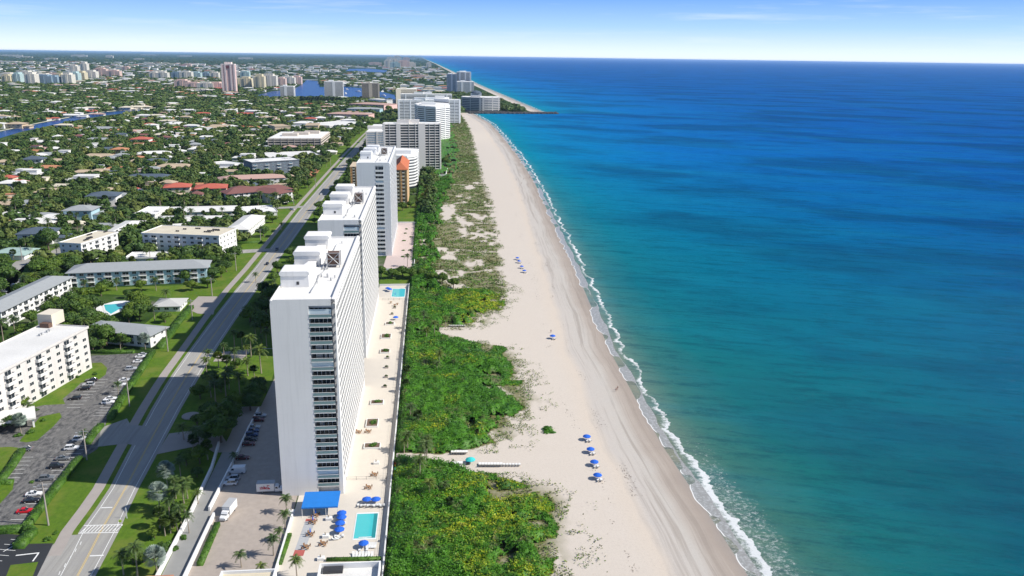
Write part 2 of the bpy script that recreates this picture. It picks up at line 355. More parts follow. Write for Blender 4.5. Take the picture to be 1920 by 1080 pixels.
# --- sand
m, N, L, B = nmat('sand'); at = N.new('ShaderNodeAttribute'); at.attribute_name = 'shore'; av = N.new('ShaderNodeAttribute'); av.attribute_name = 'veg'
w = noise(N, L, .02, 3); w2 = noise(N, L, .15, 4)
s_ = math_(N, L, 'ADD', at.outputs['Fac'], math_(N, L, 'MULTIPLY', math_(N, L, 'SUBTRACT', w, .5), 9))
s2 = math_(N, L, 'MULTIPLY_ADD', s_, 1 / 60, False); s2.node.inputs[2].default_value = 1.0
tr = noise(N, L, 1.0, 5, sx=1.1, sy=.02)
base = ramp(N, L, s2, [(0, (.61, .55, .485)), (.50, (.63, .565, .495)), (.60, (.64, .56, .475)), (.66, (.54, .50, .46)), (.78, (.52, .49, .45)), (.84, (.43, .375, .33)), (.91, (.35, .295, .255)), (1.0, (.26, .235, .22))])
# grey tyre tracks run along the beach, crossing the grey band only
cmb = N.new('ShaderNodeCombineXYZ'); sy_ = N.new('ShaderNodeSeparateXYZ'); g_ = N.new('ShaderNodeNewGeometry'); L.new(g_.outputs['Position'], sy_.inputs[0])
wob = math_(N, L, 'ADD', at.outputs['Fac'], math_(N, L, 'MULTIPLY', noise(N, L, .012, 2), 7))
L.new(wob, cmb.inputs[0]); L.new(math_(N, L, 'MULTIPLY', sy_.outputs[1], .02), cmb.inputs[1])
trk = noise(N, L, .42, 5, vec=cmb.outputs[0], rough=.7)
band = ramp(N, L, s2, [(.60, (0, 0, 0)), (.70, (1, 1, 1)), (.93, (1, 1, 1)), (.97, (.2, .2, .2))])
c = mixc(N, L, math_(N, L, 'MULTIPLY', ramp(N, L, trk, [(.50, (0, 0, 0)), (.60, (1, 1, 1))]), math_(N, L, 'MULTIPLY', band, .55)), base, (.26, .22, .19))
c = mixc(N, L, math_(N, L, 'MULTIPLY', ramp(N, L, trk, [(.30, (1, 1, 1)), (.42, (0, 0, 0))]), math_(N, L, 'MULTIPLY', band, .35)), c, (.66, .61, .54))
c = mixc(N, L, math_(N, L, 'MULTIPLY', w2, .30), c, (.52, .45, .37))
c = mixc(N, L, math_(N, L, 'MULTIPLY', ramp(N, L, noise(N, L, 1.1, 6, rough=.8), [(.52, (0, 0, 0)), (.72, (1, 1, 1))]), .35), c, (.38, .32, .26))
sp2 = noise(N, L, 1.6, 4)
vc = mixc(N, L, sp2, (.075, .11, .025), (.26, .22, .11))
vfac = math_(N, L, 'MULTIPLY', av.outputs['Fac'], math_(N, L, 'ADD', .35, noise(N, L, .6, 5)), True)
c = mixc(N, L, vfac, c, vc)
L.new(c, B.inputs['Base Color']); B.inputs['Roughness'].default_value = .9; B.inputs['Specular IOR Level'].default_value = .2
L.new(ramp(N, L, s2, [(.93, (.95, .95, .95)), (.985, (.25, .25, .25))]), B.inputs['Roughness'])
bm = N.new('ShaderNodeBump'); bm.inputs['Strength'].default_value = .35; bm.inputs['Distance'].default_value = .15; L.new(noise(N, L, .9, 5), bm.inputs['Height']); L.new(bm.outputs[0], B.inputs['Normal'])
SANDM = m
yrows = np.concatenate([[-400, -100, 50], np.arange(150, 520, 1.0), np.arange(520, 900, 2.0), np.arange(900, 2000, 6.0), [2016, 2020]])
P1C = [256, 252.5, 250, 253, 256]; P1W = [1.8, 3.2, 7.5, 12.5, 24]
def thick(x, y):      # 1 inside the dense thickets, 0 outside
    e = VX(y) - 1.5 + 15 * (fbm(x, y, 9, 3, 4) - .5) + 12 * (fbm(x, y, 26, 9) - .5)
    e = np.where(y > 455, np.interp(y, [455, 520, 640, 780, 1000, 1300, 2000], [10, 2, 4, 14, 34, 44, 40]) + 14 * (fbm(x, y, 22, 5) - .5), e)
    # two sand paths from the terrace to the beach
    p1 = np.abs(y - np.interp(x, [-13, 2, 10, 27, 40], P1C)) < np.interp(x, [-13, 2, 10, 27, 40], P1W)
    p2 = (np.abs(y - np.interp(x, [-5, 8, 30], [387, 386.5, 380])) < np.interp(x, [5, 12, 34], [5.5, 8.5, 18])) & (x > 3)
    hole = (fbm(x, y, 6, 203) > .66 - .10 * np.clip((x - e + 16) / 16, 0, 1)) & (x > e - 16)
    return (x > -13.6) & (x < e) & ~p1 & ~p2 & ~hole
def dune(x, y):       # loose dune plants between thicket and open sand
    e = VX(y) + 9 * (fbm(x, y, 12, 31) - .5) + 3
    n = fbm(x, y * .38, 13, 77, 4) * .6 + fbm(x, y * .6, 6, 78, 3) * .4
    p = np.zeros_like(n, bool)
    for yc, am, k in ((504, 3, 5), (560, 5, 8), (660, 4, 11), (716, 3, 13), (860, 6, 17), (1050, 6, 21)):
        p = p | (np.abs(y - yc - am * np.sin(x / k)) < .0028 * yc - .6)
    core = np.clip((e - x) / 7, 0, 1) * np.clip((n - .395) / .08, 0, 1)
    core = np.where(y > 900, np.clip((e - x) / 7, 0, 1) * np.clip((n - .22) / .08, 0, 1), core)
    p = p | (np.abs(y - np.interp(x, [-13, 2, 10, 27, 40], P1C)) < np.interp(x, [-13, 2, 10, 27, 40], P1W) + .3) | ((np.abs(y - np.interp(x, [-5, 8, 30], [387, 386.5, 380])) < np.interp(x, [5, 12, 34], [5.5, 8.5, 18])) & (x > 3))
    return np.where(p | (x < -13) | (y < 150), 0, core)
def vegf(X, Y): return np.maximum(thick(X, Y) * 1.4, dune(X, Y))
ucol = np.concatenate([np.linspace(0, .62, 75), np.linspace(.64, 1, 22)])
grid('sand_beach', yrows, ucol, lambda Y, U: -13.0 + (XS(Y) + 9 + 13) * U, lambda X, Y, U: np.where(X - XS(Y) > -6, -.006 * (X - XS(Y) + 6) ** 2, 0) + .02, SANDM, vegf)
yb = np.array([2034, 2040, 2112, 2300, 2734, 3300, 3992, 5000, 6884, 10000, 14500, 22000, 30000, 75000.])
grid('sand_beach', yb, np.linspace(0, 1, 12), lambda Y, U: XS(Y) - 31 + 37 * U, lambda X, Y, U: np.where(X - XS(Y) > -3, -.012 * (X - XS(Y) + 3) ** 2, 0) + .05, SANDM, lambda X, Y: X * 0)
# --- sea
m, N, L, B = nmat('sea'); at = N.new('ShaderNodeAttribute'); at.attribute_name = 'shore'; S = at.outputs['Fac']
g_ = N.new('ShaderNodeNewGeometry'); sp_ = N.new('ShaderNodeSeparateXYZ'); L.new(g_.outputs['Position'], sp_.inputs[0])
n1 = noise(N, L, .012, 5, sx=.5, sy=1.0); n2 = noise(N, L, .006, 6, sx=.55, sy=1.0, rot=35, rough=.6)
depth = math_(N, L, 'ADD', S, math_(N, L, 'MULTIPLY', math_(N, L, 'SUBTRACT', n1, .5), math_(N, L, 'MULTIPLY', S, .9)))
dn = math_(N, L, 'POWER', math_(N, L, 'MULTIPLY', math_(N, L, 'MAXIMUM', depth, 0.0), 1 / 900., True), .5)
wc = ramp(N, L, dn, [(0, (.30, .30, .23)), (.07, (.15, .25, .19)), (.13, (.05, .19, .155)), (.20, (.008, .170, .165)), (.30, (.001, .150, .180)), (.45, (.0, .125, .215)), (.62, (.0, .10, .255)), (.82, (.0, .08, .28)), (1, (.0, .072, .28))])
farb = ramp(N, L, math_(N, L, 'MULTIPLY', sp_.outputs[1], 1 / 2500., True), [(.08, (0, 0, 0)), (.45, (1, 1, 1))])
farc = ramp(N, L, dn, [(0, (.08, .28, .30)), (.12, (.0, .24, .36)), (.28, (.0, .21, .46)), (.5, (.0, .155, .47)), (.75, (.0, .115, .42)), (1, (.0, .095, .38))])
wc = mixc(N, L, farb, wc, farc)
reef = ramp(N, L, n2, [(.47, (0, 0, 0)), (.58, (1, 1, 1))]); reef = math_(N, L, 'MULTIPLY', reef, math_(N, L, 'MULTIPLY', S, 1 / 90., True))
wc = mixc(N, L, math_(N, L, 'MULTIPLY', reef, .50), wc, (.0, .038, .12))
n3 = noise(N, L, .012, 10, sx=.26, sy=1.3, rough=.78, rot=24); wc = mixc(N, L, math_(N, L, 'MULTIPLY', ramp(N, L, n3, [(.46, (0, 0, 0)), (.70, (1, 1, 1))]), .34), wc, (.008, .24, .36))  # pale ripple reflections painted into the water colour
n4 = noise(N, L, .12, 9, sx=.22, sy=1.1, rough=.86, rot=18); wc = mixc(N, L, math_(N, L, 'MULTIPLY', ramp(N, L, n4, [(.40, (1, 1, 1)), (.51, (0, 0, 0))]), .46), wc, (.0, .045, .09))  # dark sides of the ripples painted into the water colour
# foam : breaker line plus lace in the shallows
jag = math_(N, L, 'ADD', math_(N, L, 'MULTIPLY', math_(N, L, 'SUBTRACT', noise(N, L, .035, 2, sx=.3), .5), 13), math_(N, L, 'MULTIPLY', math_(N, L, 'SUBTRACT', noise(N, L, .22, 4, sx=.7), .5), 6))
sb = math_(N, L, 'SUBTRACT', math_(N, L, 'SUBTRACT', S, jag), 3.5)
lace = noise(N, L, .75, 8, sx=.8, rough=.85)
brk = ramp(N, L, math_(N, L, 'ADD', math_(N, L, 'MULTIPLY', sb, .05), .2), [(.05, (0, 0, 0)), (.13, (.30, .30, .30)), (.19, (.8, .8, .8)), (.235, (1, 1, 1)), (.252, (0, 0, 0))])
bw = math_(N, L, 'MULTIPLY', brk, ramp(N, L, noise(N, L, .05, 3, sx=.3), [(.40, (.62, .62, .62)), (.56, (1, 1, 1))]))
thr = math_(N, L, 'ADD', math_(N, L, 'MULTIPLY', bw, .42), lace)
zone2 = ramp(N, L, math_(N, L, 'MULTIPLY', math_(N, L, 'ADD', S, math_(N, L, 'MULTIPLY', noise(N, L, .05, 4), -12.0)), 1 / 40.), [(-0, (.8, .8, .8)), (.12, (.8, .8, .8)), (.30, (0, 0, 0))])
near = ramp(N, L, math_(N, L, 'MULTIPLY', sp_.outputs[1], 1 / 600.), [(.38, (1, 1, 1)), (.50, (0, 0, 0))])
thr = math_(N, L, 'ADD', thr, math_(N, L, 'MULTIPLY', math_(N, L, 'MULTIPLY', zone2, near), .20))
foam = ramp(N, L, thr, [(.66, (0, 0, 0)), (.84, (1, 1, 1))])
wc = mixc(N, L, foam, wc, (.86, .88, .88))
L.new(wc, B.inputs['Base Color']); B.inputs['Roughness'].default_value = .8; B.inputs['Specular IOR Level'].default_value = .0
gs = N.new('ShaderNodeBsdfGlossy'); gs.inputs['Roughness'].default_value = .22; lw = N.new('ShaderNodeLayerWeight'); lw.inputs[0].default_value = .35
ms = N.new('ShaderNodeMixShader'); L.new(math_(N, L, 'MULTIPLY', math_(N, L, 'ADD', math_(N, L, 'MULTIPLY', math_(N, L, 'POWER', lw.outputs['Facing'], 5.0), .06), .012), math_(N, L, 'SUBTRACT', 1.0, foam)), ms.inputs[0])
L.new(B.outputs[0], ms.inputs[1]); L.new(gs.outputs[0], ms.inputs[2]); L.new(ms.outputs[0], [n for n in N if n.type == 'OUTPUT_MATERIAL'][0].inputs[0])
b1 = N.new('ShaderNodeBump'); b1.inputs['Distance'].default_value = .6; b1.inputs['Strength'].default_value = .75
hh = math_(N, L, 'ADD', noise(N, L, .55, 6, sx=.35, sy=1.0, rough=.75), math_(N, L, 'MULTIPLY', noise(N, L, .05, 9, sx=.35, sy=1.3, rough=.8, rot=20), 7.0))
L.new(hh, b1.inputs['Height']); L.new(b1.outputs[0], B.inputs['Normal']); L.new(b1.outputs[0], gs.inputs['Normal'])
SEAM = m
ysr = np.concatenate([[-400, 0, 100], np.arange(150, 600, 3.0), np.arange(600, 1990, 12.0), [1996, 2012, 2020, 2026, 2030, 2034, 2040, 2112], np.geomspace(2300, 150000, 50)])
us = np.concatenate([np.arange(-9, 40, 1.0), np.geomspace(41, 150000, 60)])
grid('sea', ysr, us, lambda Y, U: XS(Y) + U, lambda X, Y, U: np.where(U < 0, -.045 - 0 * U, -.045), SEAM)
# thin sheet of swash over the wet sand, scalloped
m, N, L, B = nmat('swash'); f = noise(N, L, .9, 6, rough=.75)
L.new(mixc(N, L, ramp(N, L, f, [(.48, (0, 0, 0)), (.68, (1, 1, 1))]), (.30, .30, .285), (.60, .61, .62)), B.inputs['Base Color']); B.inputs['Roughness'].default_value = .35
v = []; q = []; ys = np.concatenate([np.arange(150, 620, 1.0), np.arange(620, 1990, 5.0)])
for i, y in enumerate(ys):
    x0 = XS(y) - .5 - 4.5 * fbm(0, y, 24, 4) + 3.4 * (float(fbm(9, y, 13, 18)) - .5) * 2; x1 = XS(y) + 2.5 - 4 * fbm(5, y, 17, 6)
    v += [(x0, y, -.006 * max(0, x0 - XS(y) + 6) ** 2 + .03), (x0 + .35, y, -.006 * max(0, x0 - XS(y) + 6) ** 2 + .035), (max(x0 + .6, x1), y, -.03)]
    if i: a = (i - 1) * 3; q += [(a, a + 1, a + 4, a + 3), (a + 1, a + 2, a + 5, a + 4)]
SWM = m
tag(obj('swash', npmesh('swash', np.array(v, float), np.array(q), [WHITE2, SWM], midx=[0, 1] * (len(q) // 2))), kind='structure')
# --- lake and canal
m, N, L, B = nmat('lake_water'); L.new(mixc(N, L, noise(N, L, .01, 4), (.002, .035, .16), (.004, .06, .24)), B.inputs['Base Color']); B.inputs['Roughness'].default_value = .25; B.inputs['Specular IOR Level'].default_value = .15
LAKEM = m
sheet('canal', [(-30, 268), (0, 259), (40, 247), (75, 240), (110, 232), (150, 224), (200, 216), (240, 212), (290, 207), (292, 203.5), (240, 207), (200, 210.5), (150, 217), (110, 225), (75, 231.5), (40, 239), (0, 247), (-30, 253)], LAKEM, .06)
sheet('lake', [(478, 180), (500, 184), (545, 181), (620, 184), (700, 190), (742, 186), (740, 178), (690, 166), (640, 162), (600, 163), (596, 152), (575, 150), (568, 157), (560, 162), (548, 168), (510, 171)], LAKEM, .07)
sheet('lake', [(648, 133), (720, 136), (728, 132), (690, 128.5), (655, 129)], LAKEM, .08)
for P in ([(-30, 282), (0, 271), (110, 241), (240, 217), (292, 210), (296, 201), (240, 205), (110, 222), (0, 243), (-30, 250)], [(470, 182), (500, 187), (620, 186), (745, 190), (742, 176), (690, 164), (600, 160), (597, 149), (570, 148), (548, 166), (505, 169)], [(645, 135), (725, 138), (730, 130), (650, 127)]):
    occ([G(*p) for p in P])
SEAWALL = M('pale_seawall_concrete', (.62, .58, .52), var=.1)
mb = MB()
cp = [(-30, 252), (0, 246), (40, 238), (75, 230.5), (110, 224), (150, 216), (200, 209.5), (240, 206), (292, 202.5)]
for a, b in zip(cp[:-1], cp[1:]):
    A = G(*a); C = G(*b); mb.prism([A, C, (C[0] - 3, C[1] + 10), (A[0] - 3, A[1] + 12)], 0, .6)
mb.build('seawall', SEAWALL, label='pale concrete seawall along the far bank of the blue canal', cat='seawall')
# --- road
RD = [(60, -99.5, -80), (150, -98, -85.5), (194, -97, -87.2), (218, -100, -89), (235, -99.7, -91), (265, -103, -93), (300, -106.5, -95.5), (331, -109, -97.1), (363, -110.2, -98.5), (410, -111.4, -99.5), (465, -112, -100), (514, -111.6, -100), (600, -112.5, -100.3), (713, -114, -101), (873, -113.5, -100), (1000, -113, -100), (1140, -112, -100), (1400, -109, -98), (1570, -105.5, -95), (1800, -98, -88), (2069, -88, -80), (2400, -75, -66), (3000, -50, -40)]
def road(y, k): return float(np.interp(y, [r[0] for r in RD], [r[k] for r in RD]))
ry = [60 + 12 * i for i in range(60)] + [780 + 40 * i for i in range(40)]
def strip(name, fa, fb, mat, z, ys=ry, z0=None, **k):
    mb = MB(); mb.v = [p for y in ys for p in ((fa(y), y, z), (fb(y), y, z))]
    for i in range(len(ys) - 1): mb.f.append((2 * i, 2 * i + 1, 2 * i + 3, 2 * i + 2)); mb.m.append(0)
    return mb.build(name, mat, kind='structure', **k)
sp0 = lambda y: road(y, 1) - np.interp(y, [218, 235, 363, 465], [1.6, 1.6, 1.4, 3.2])
strip('lawn', lambda y: -126.5 if y < 420 else -133, lambda y: road(y, 1) - .01, GRASS, .03, ys=[r for r in ry if 200 <= r <= 1800])
strip('lawn', lambda y: road(y, 2), lambda y: road(y, 2) + (22 if y < 230 else 30 if y < 520 else 14), GRASS, .03, ys=[r for r in ry if r <= 1500])
strip('road', lambda y: road(y, 1), lambda y: road(y, 2), ROADM, .06)
strip('sidewalk', lambda y: sp0(y) - 3.4, sp0, WALKM, .07, ys=[r for r in ry if 204 <= r <= 1500])
KERB = M('kerb_concrete', (.5, .49, .46))
cy = lambda y: (road(y, 1) + road(y, 2)) / 2 + .4
mb = MB()
for a, b in zip(ry[:-1], ry[1:]):
    if b > 1200: break
    for fx in (lambda y: road(y, 1) + 1.1, lambda y: road(y, 2) - 1.3): mb.q([(fx(a), a, .075), (fx(a) + .18, a, .075), (fx(b) + .18, b, .075), (fx(b), b, .075)], 0)
    for o in (-.22, .12): mb.q([(cy(a) + o, a, .075), (cy(a) + o + .14, a, .075), (cy(b) + o + .14, b, .075), (cy(b) + o, b, .075)], 1)
# crosswalk and stop lines
for i in range(11):
    x = -99.2 + i * .95; mb.q([(x, 215.0, .082), (x + .28, 215.0, .082), (x + .9, 218.4, .082), (x + .62, 218.4, .082)], 0)
mb.q([(-99.6, 214.6, .083), (-88.8, 214.2, .083), (-88.8, 214.55, .083), (-99.6, 214.95, .083)], 0); mb.q([(-99.6, 218.5, .083), (-89, 218.3, .083), (-89, 218.65, .083), (-99.6, 218.85, .083)], 0)
mb.q([(-98.4, 228, .083), (-95.2, 228, .083), (-95.2, 228.5, .083), (-98.4, 228.5, .083)], 0); mb.q([(-92.2, 203, .083), (-88.6, 203, .083), (-88.6, 203.5, .083), (-92.2, 203.5, .083)], 0)
for i in range(8): mb.q([(-96.9, 185 + i * 3.4, .083), (-96.7, 185 + i * 3.4, .083), (-97.0, 186.6 + i * 3.4, .083), (-97.2, 186.6 + i * 3.4, .083)], 0)
mb.q([(-116, 207, .086), (-115.7, 207, .086), (-112, 214, .086), (-112.3, 214, .086)], 0)
a_, b_, c_ = G(29, 1043), G(73, 1038), G(60, 1053); mb.q([(*a_, .11), (*b_, .11), (b_[0], b_[1] + .45, .11), (a_[0], a_[1] + .45, .11)]); mb.q([(*c_, .112), (c_[0] + .4, c_[1], .112), (b_[0] + .1, b_[1], .112), (b_[0] - .3, b_[1], .112)])
mb.build('road_markings', [PAINT, YPAINT], kind='structure')
# turning bay and driveways
sheet('turning_bay', [(-97, 186), (-108, 186), (-105.5, 206), (-102.5, 214), (-97, 214)], ROADM, .066, pix=False)
DARKA = M('fresh_black_asphalt', (.035, .038, .043), var=.2, scale=.2)
sheet('parking_lot', [(-60, 1020), (-20, 1000), (40, 1003), (55, 1020), (100, 1019), (60, 1100), (-60, 1140)], DARKA, .08)
sheet('driveway', [(190, 802), (183, 838), (235, 832), (268, 838), (285, 800), (245, 797), (238, 785)], ROADM, .085)
sheet('parking_lot', [(172, 667), (290, 661), (200, 790), (183, 842), (145, 866), (40, 1000), (-80, 1003), (-80, 760), (60, 762), (100, 745)], ASPH, .08)
sheet('lawn', [(172, 681), (190, 680), (201, 690), (198, 703), (185, 712), (152, 718), (140, 730), (118, 748), (122, 758), (82, 760), (48, 768), (20, 785), (0, 790), (0, 775), (65, 742)], GRASS, .10)
sheet('lawn', [(36, 828), (60, 800), (75, 782), (112, 774), (116, 782), (100, 800), (70, 826), (50, 830)], GRASS, .10)
sheet('lawn', [(-60, 842), (20, 838), (43, 841), (28, 858), (10, 880), (-20, 900), (-60, 905)], GRASS, .10)
sheet('lawn', [(-60, 905), (27, 900), (24, 918), (0, 945), (-60, 960)], GRASS, .101)
sheet('lawn', [(12, 1080), (20, 1060), (72, 1054), (62, 1080), (40, 1120), (-10, 1120)], GRASS, .10)
mb = MB()
def bays(p0, p1, n, dx, dy, z=.09, w=.16):
    A = G(*p0); C = G(*p1)
    for i in range(n + 1):
        x = A[0] + (C[0] - A[0]) * i / n; y = A[1] + (C[1] - A[1]) * i / n
        mb.q([(x, y, z), (x + dx, y + dy, z), (x + dx, y + dy + w, z), (x, y + w, z)])
bays((282, 664), (200, 780), 26, -4.8, .3); bays((180, 815), (45, 985), 20, -5, .3); bays((178, 712), (125, 765), 9, 5, -.2); bays((32, 858), (0, 905), 6, 5.2, -.2)
bays((20, 1012), (-30, 1050), 4, 5, -1)
mb.build('parking_bay_lines', PAINT, kind='structure')
for P in ([(170, 665), (292, 658), (200, 795), (285, 840), (145, 868), (40, 1005), (110, 1010), (60, 1140), (-150, 1140), (-150, 760), (60, 740), (100, 735)],): occ([G(*p) for p in P])
occ([(-136, 60), (-136, 440), (-130, 470), (-130, 1400), (-118, 1700), (-100, 2100), (-60, 3000), (400, 3000), (400, 60)])
# grey side lot by the road, side street going west, other side roads
sheet('side_lot', [(348, 578), (372, 556), (408, 556), (400, 590), (370, 588)], WALKM, .085)
SIDE = [[(20, 590), (45, 520), (0, 500), (-10, 520), (10, 560), (-20, 620)], [(12, 570), (0, 535), (50, 495), (100, 487), (130, 468), (112, 462), (80, 480), (30, 490), (0, 515)],
        [(112, 470), (128, 462), (215, 395), (240, 375), (228, 374), (180, 402)], [(0, 400), (0, 394), (290, 396), (290, 400)], [(400, 393), (520, 389), (520, 392), (400, 397)], [(420, 470), (508, 466), (508, 471), (420, 478)],
        [(500, 389), (575, 386), (575, 389), (500, 393)]]
for P in SIDE:
    sheet('side_street', P, ROADM if P[0][0] != 0 or P[0][1] != 520 else ASPH, .09 + .004 * SIDE.index(P)); occ([G(*p) for p in P], 0)
# lawns among the low buildings
for P in ([(135, 542), (385, 533), (415, 545), (330, 560), (290, 556), (200, 552), (140, 556)], [(268, 610), (330, 560), (372, 552), (350, 590), (300, 640), (272, 640)], [(410, 545), (440, 500), (500, 440), (540, 395), (520, 395), (470, 440), (400, 520), (380, 540)],
          [(125, 470), (140, 440), (200, 400), (230, 400), (180, 440), (150, 465)], [(225, 480), (262, 478), (265, 440), (240, 440)], [(0, 490), (0, 470), (110, 465), (60, 492)], [(430, 360), (540, 360), (590, 345), (575, 365), (540, 385), (430, 390)]):
    sheet('lawn', P, GRASS, .045 + .003 * R_.random())
for (x, y, w, h) in ((110, 206, 60, 5), (255, 160, 25, 5), (145, 160, 30, 3), (200, 166, 35, 4), (285, 207, 12, 2), (225, 295, 14, 4)):
    sheet('golf_lawn' if y < 210 else 'lawn', [(x - w / 2, y), (x - w / 3, y - h / 2), (x + w / 3, y - h / 2), (x + w / 2, y), (x + w / 3, y + h / 2), (x - w / 3, y + h / 2)], GRASS, .05)
    if y < 210: occ([G(x - w / 2, y), G(x, y - h / 2), G(x + w / 2, y), G(x, y + h / 2)])
occ([G(150, 532), G(395, 524), G(405, 552), G(150, 560)]); occ([G(178, 566), G(245, 560), G(262, 602), G(190, 604)]); occ([G(290, 552), G(372, 548), G(352, 590), G(275, 600)])
# tower forecourt pavers, drives
sheet('forecourt', [(-66, 60), (-41.8, 60), (-41.8, 226), (-46, 340), (-66, 340)], PAVER, .085, pix=False)
sheet('ramp_drive', [(-70, 150), (-64.8, 150), (-66.2, 262), (-69, 300), (-73, 300), (-71.5, 262)], M('grey_drive_concrete', (.30, .30, .29), var=.15), .092, pix=False)
sheet('entrance_drive', [(-96, 350), (-96, 362), (-80, 366), (-62, 366), (-46, 372), (-46, 340), (-58, 336), (-62, 345), (-75, 352)], WALKM, .096, pix=False)
sheet('entrance_drive', [(-93, 262), (-93.5, 278), (-78, 282), (-72, 270), (-72, 300), (-66, 300), (-66, 262), (-74, 262), (-80, 268)], WALKM, .099, pix=False)
sheet('lawn', [(-62, 345), (-49, 340), (-48, 362), (-60, 365), (-82, 365), (-84, 352)], GRASS, .104, pix=False)
sheet('terrace', [(-41.5, 60), (-14, 60), (-14, 471), (-31, 471), (-31, 240), (-41.5, 240)], DECKM, .09, pix=False)
sheet('terrace', [(-31.5, 508), (-12, 508), (-11.6, 660), (-28, 660)], PINKD, .09, pix=False)
sheet('terrace', [(-31.5, 471.3), (-14, 471.3), (-14, 507.7), (-31, 507.7)], GRASS, .07, pix=False)
sheet('lawn', [(-31, 660.3), (-12, 660.3), (-12, 760), (-31, 760)], GRASS, .07, pix=False)
sheet('court', [(-24, 925), (14, 930), (14, 966), (-24, 962)], WALKM, .09, pix=False)
sheet('forecourt', [(-98, 1060), (-30, 1060), (-30, 1140), (-98, 1140)], WALKM, .085, pix=False)
sheet('hotel_court', [(20, 1640), (62, 1640), (62, 1680), (20, 1680)], WALKM, .09, pix=False)
sheet('brick_drive', [(572, 330), (590, 332), (600, 318), (585, 315)], ROOFS['terracotta'], .10)
# ================================================================== BUILDINGS
LM = []          # landmarks that labels can refer to: (phrase, x, y)
def lm(name, x, y): LM.append((name, x, y))
WINC = {}
def winmesh(w, h, style):
    k = (round(w, 1), round(h, 1), style)
    if k not in WINC:
        mb = MB(); t = .10
        gm = {'d': GLASS, 'b': BLUEGL, 's': SHUT}[style]
        mb.box(-w / 2, -.06, 0, w / 2, .02, t, 0); mb.box(-w / 2, -.06, h - t, w / 2, .02, h, 0)
        mb.box(-w / 2, -.06, t, -w / 2 + t, .02, h - t, 0); mb.box(w / 2 - t, -.06, t, w / 2, .02, h - t, 0)
        if w > 1.3: mb.box(-.04, -.05, t, .04, .02, h - t, 0)
        mb.box(-w / 2 + t, -.02, t, w / 2 - t, .015, h - t, 1)
        WINC[k] = mb.mesh('window', [WHITE2, gm])
    return WINC[k]
BALC = {}
def balcmesh(w, d, solid, fh):
    k = (round(w, 1), round(d, 1), solid)
    if k not in BALC:
        mb = MB(); mb.box(-w / 2, -d, -.15, w / 2, 0, .02, 0)
        if solid: mb.box(-w / 2, -d, .02, w / 2, -d + .12, 1.05, 0).box(-w / 2, -d + .12, .02, -w / 2 + .12, 0, 1.05, 0).box(w / 2 - .12, -d + .12, .02, w / 2, 0, 1.05, 0)
        else:
            mb.box(-w / 2, -d, .95, w / 2, -d + .06, 1.05, 0)
            for i in range(int(w / .5) + 1): x = -w / 2 + i * w / int(w / .5); mb.box(x - .03, -d, .02, x + .03, -d + .05, .95, 0)
        BALC[k] = mb.mesh('balcony', [WHITE2])
    return BALC[k]
